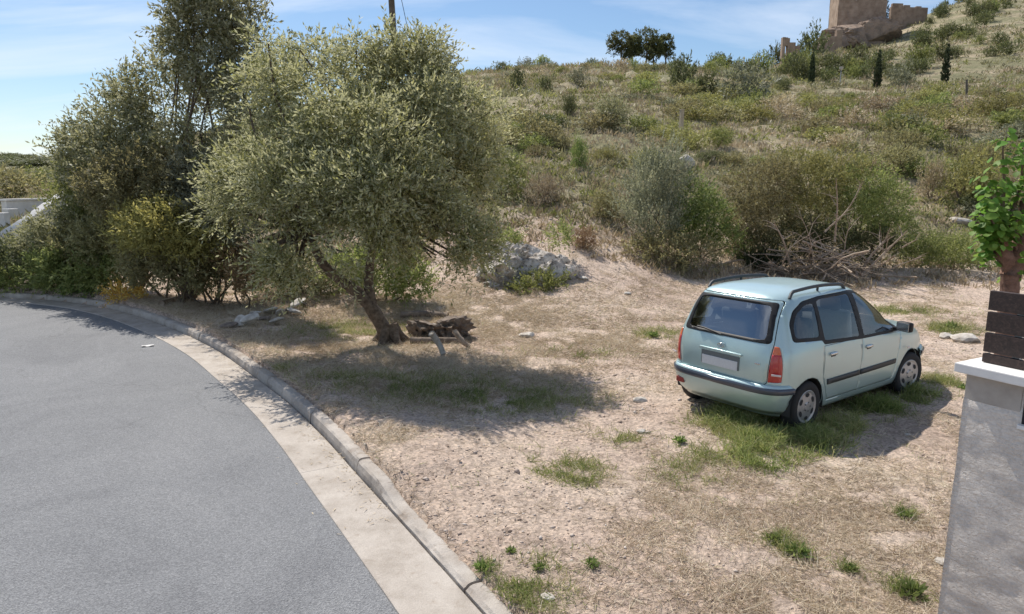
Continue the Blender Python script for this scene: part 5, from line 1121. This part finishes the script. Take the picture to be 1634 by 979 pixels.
def blades(name, label, n, mat, dens, Lr, tilt, width, seed, region=(-9, 12, 3.2, 22.5), bias=1.5, blobs_=None, curve=False):
    r = np.random.default_rng(seed); x = r.uniform(region[0], region[1], n*4); y = region[2] + (region[3]-region[2])*r.random(n*4)**bias
    if blobs_ is not None:
        bw = blobs_[:, 2]*blobs_[:, 3]*blobs_[:, 4]; c = blobs_[r.choice(len(blobs_), n*4, p=bw/bw.sum())]; g = r.normal(size=(n*4, 2)); x = c[:, 0] + g[:, 0]*c[:, 2]; y = c[:, 1] + g[:, 1]*c[:, 3]
    fr = np.abs(x/np.maximum(y, .1)) < .82; x, y = x[fr], y[fr]; d, _ = kerb_d(x, y)
    w = dens(x, y)*(d > .15); k = r.random(len(x)) < w; x, y = x[k][:n], y[k][:n]; n = len(x); z = height(x, y)
    A = r.normal(size=(n, 3)); A[:, 2] = np.abs(A[:, 2])*tilt + .12; A = norm(A); L_ = r.uniform(*Lr, n)*(.8 + .5*np.clip(y/14, 0, 1)); S = norm(np.cross(A, r.normal(size=(n, 3))))*(width*r.uniform(.6, 1.4, n))[:, None]*(.8 + y/14)[:, None]
    P = np.stack([x, y, z+.004], 1); bend = np.stack([r.normal(size=n), r.normal(size=n), -np.abs(r.normal(size=n))], 1)*(L_*.18)[:, None]
    if curve:
        Mid = P + A*L_[:, None]*.55; V = np.stack([P - S, P + S, Mid + S*.8, Mid - S*.8, P + A*L_[:, None] + bend*1.6], 1).reshape(-1, 3); k5 = 5
        Fb = (np.array([(0, 1, 2), (0, 2, 3), (3, 2, 4)])[None] + (np.arange(n)*5)[:, None, None]).reshape(-1, 3)
    else:
        V = np.stack([P - S, P + S, P + A*L_[:, None]], 1).reshape(-1, 3); k5 = 3; Fb = np.arange(n*3).reshape(n, 3)
    var = np.repeat(np.clip(.5 + .28*r.normal(size=n) + (fbm(x*1.2, y*1.2, 3)-.5)*.9, 0, 1), k5)
    return tag(mesh_np(name, V, Fb, M[mat], var=var), label, kind='stuff')
dS = lambda x, y: np.clip((.16 + .9*(fbm(x*.9, y*.9, 4)-.38) + .55*tan_(x, y))*(1 - .93*bare(x, y)), .015, 1)*sstep(.40, .56, fbm(x*2.6+9, y*2.6, 3) + .18*tan_(x, y))
blades('dry_straw', 'dry cut straw strewn over the dirt lot', 330000, 'straw', dS, (.04, .17), .22, .0022, 51)
dT = lambda x, y: np.clip(tan_(x, y)*.6 + .2*(fbm(x*1.5+5, y*1.5, 3)-.4), 0, 1)*sstep(.46, .62, fbm(x*3.1, y*3.1+7, 3))*(1-bare(x, y))
blades('dry_tufts', 'upright tufts of dry grass on the lot', 60000, 'straw', dT, (.05, .14), 1.3, .0017, 52, curve=True)
dG = lambda x, y: np.clip(green(x, y)*1.2, 0, 1)**1.5*sstep(.44, .60, fbm(x*4.3, y*4.3+3, 3) + .10*green(x, y))
blades('green_grass', 'green grass growing in patches around the car and the tree', 52000, 'grass', dG, (.04, .15), 1.4, .0020, 53, curve=True, blobs_=GB)
dK = lambda x, y: np.clip(1.2*np.exp(-(kerb_d(x, y)[0]/.28)**2), 0, 1)*sstep(.42, .58, fbm(x*2.2, y*2.2, 3))
blades('kerb_grass', 'dry grass growing along the back of the kerb', 30000, 'straw', dK, (.05, .13), 1.2, .0018, 54, (-14, 2, 3.0, 18.5), curve=True)
TG = [(1165, 668, .30, .9, 1), (1200, 690, .32, 1.1, 1), (1240, 712, .30, 1.2, 1), (1150, 650, .22, .7, .9), (1290, 705, .28, 1.1, 1), (1340, 680, .22, 1.1, .9), (1400, 655, .22, 1.1, .8), (1460, 630, .22, 1.1, .8), (1215, 735, .25, 1.2, .8)]
tgf = field(TG); TGB = np.array([(*wpt(px, py), r*a*.8, r*.8, w) for px, py, r, a, w in TG])
blades('tall_grass', 'longer yellow-green grass around the car wheels', 15000, 'grass', lambda x, y: np.clip(tgf(x, y)*1.2, 0, 1)*sstep(.40, .56, fbm(x*3.7+2, y*3.7, 3)), (.09, .24), 1.9, .0026, 57, curve=True, blobs_=TGB)
blades('sparse_grass', 'thin scattered green grass over the whole lot', 12000, 'grass', lambda x, y: sstep(.50, .66, fbm(x*1.1+31, y*1.1, 4))*.8*sstep(.45, .6, fbm(x*5, y*5, 2))*(1-.7*bare(x, y)), (.03, .10), 1.2, .0017, 58, curve=True)
r = np.random.default_rng(66); n = 5200; ik = r.integers(0, len(K), n); keep = (K[ik, 1] > 3.5) & (K[ik, 0] > -13); ik = ik[keep]; off = -np.abs(r.normal(size=len(ik)))*.11 - .015; far_ = r.random(len(ik)) < .25; off = np.where(far_, -r.random(len(ik))*.62, off)
cl = fbm(Ks[ik]*.55, Ks[ik]*0+4, 3) + (K[ik, 1] > 10.5)*.10 > .52; ik, off = ik[cl], off[cl]; n = len(ik); P = np.stack([K[ik, 0]+Kn[ik, 0]*off, K[ik, 1]+Kn[ik, 1]*off, np.where(off < -.5, .006, .021)], 1)
A = r.normal(size=(n, 3)); A[:, 2] = np.abs(A[:, 2])*.12; A = norm(A); S = norm(np.cross(A, np.array([0, 0, 1.0])))*(.004*r.uniform(.5, 1.6, n))[:, None]; L_ = r.uniform(.015, .07, n)[:, None]
tag(mesh_np('gutter_litter', np.stack([P - S, P + S, P + A*L_], 1).reshape(-1, 3), np.arange(n*3).reshape(n, 3), M['straw'], var=np.repeat(r.random(n)*.6, 3)), 'dry leaf litter and grit gathered in the gutter', kind='stuff')
# pebbles
def pebbles(name, label, n, dens, sr, seed):
    r = np.random.default_rng(seed); x = r.uniform(-6, 10, n*4); y = 3.2 + 15*r.random(n*4)**1.7; fr = np.abs(x/y) < .82; x, y = x[fr], y[fr]; d, _ = kerb_d(x, y)
    k = (r.random(len(x)) < dens(x, y)) & (d > .16); x, y = x[k][:n], y[k][:n]; n = len(x); z = height(x, y)
    base = np.array([(1, 0, 0), (-1, 0, 0), (0, 1, 0), (0, -1, 0), (0, 0, 1), (0, 0, -1)], float); fc = np.array([(0, 2, 4), (2, 1, 4), (1, 3, 4), (3, 0, 4), (2, 0, 5), (1, 2, 5), (3, 1, 5), (0, 3, 5)])
    s = sr*np.exp(r.normal(size=n)*.5); a = r.uniform(0, 6.28, n); ca, sa = np.cos(a), np.sin(a)
    B = base[None]*np.stack([s*r.uniform(.8, 1.4, n), s*r.uniform(.6, 1, n), s*r.uniform(.4, .8, n)], 1)[:, None]*r.uniform(.7, 1.25, (n, 6, 1))
    Bx = B[..., 0]*ca[:, None] - B[..., 1]*sa[:, None]; By = B[..., 0]*sa[:, None] + B[..., 1]*ca[:, None]
    V = np.stack([Bx + x[:, None], By + y[:, None], B[..., 2] + z[:, None] + s[:, None]*.15], -1).reshape(-1, 3); F = (fc[None] + (np.arange(n)*6)[:, None, None]).reshape(-1, 3)
    return tag(mesh_np(name, V, F, M['pebble'], var=np.repeat(np.clip(.5 + .25*r.normal(size=n), 0, 1), 6)), label, kind='stuff')
pebbles('gravel', 'loose pinkish gravel on the bare patches of the lot', 15000, lambda x, y: np.clip(.12 + 1.0*bare(x, y), 0, 1), .009, 55)
# leafy weeds one can tell apart
wv = []
for k in range(3):
    r = np.random.default_rng(900+k); n = 130; A = norm(np.stack([r.normal(size=n), r.normal(size=n), np.abs(r.normal(size=n))*.7+.25], 1)); V, F = leaf_quads(r, r.normal(size=(n, 3))*np.array([.02, .02, .0]) + np.array([0, 0, .01]) + A*r.uniform(0, .045, (n, 1)), A, .055, .02)
    wv.append(mesh_np('leafy_weed', V, F, M['brightleaf'], var=np.repeat(r.random(n)*.8, 4), add=False))
for i, (px, py, s_, lab) in enumerate(((1236, 868, 1.0, 'small green weed in the straw in front of the wall'), (1272, 890, 1.1, 'round green weed next to the small one in the straw'), (1452, 955, 1.25, 'largest green weed at the foot of the rendered wall'), (1443, 828, .9, 'upright weed halfway along the rendered wall'), (1355, 912, .7, 'tiny green weed alone in the straw'), (1085, 706, .9, 'little dark weed on bare soil behind the car'), (1042, 540, 1.4, 'green weed beyond the car in the open lot'), (860, 912, .6, 'tiny weed on the gravel near the mossy patch'), (815, 882, .5, 'smallest weed on the bare gravel'), (770, 910, .8, 'green weed at the back of the low kerb'), (945, 905, .7, 'low weed on the gravel apron'), (1538, 622, .9, 'bright weed behind the wall corner'), (1515, 525, 1.8, 'broad green weed patch beyond the car front'))):
    p = hit(px, py); o = bpy.data.objects.new('leafy_weed', wv[i % 3]); o.location = p; o.scale = (s_, s_, s_); o.rotation_euler = (0, 0, i*1.3); link(o); tag(o, lab, 'weed')
p = at(236, 553, 1); a = hit(236, 553); bm = bmesh.new(); bmesh.ops.create_grid(bm, x_segments=5, y_segments=3, size=.5); rr = random.Random(2)
for v in bm.verts: v.co = Vector((v.co.x*.20, v.co.y*.10, rr.uniform(.002, .02)))
o = bm_obj('paper_scrap', bm, M['cap']); o.location = (a.x, a.y, .006); o.rotation_euler = (0, 0, .5); o.modifiers.new('thickness', 'SOLIDIFY').thickness = .001; tag(o, 'crumpled white paper scrap lying on the asphalt', 'litter')
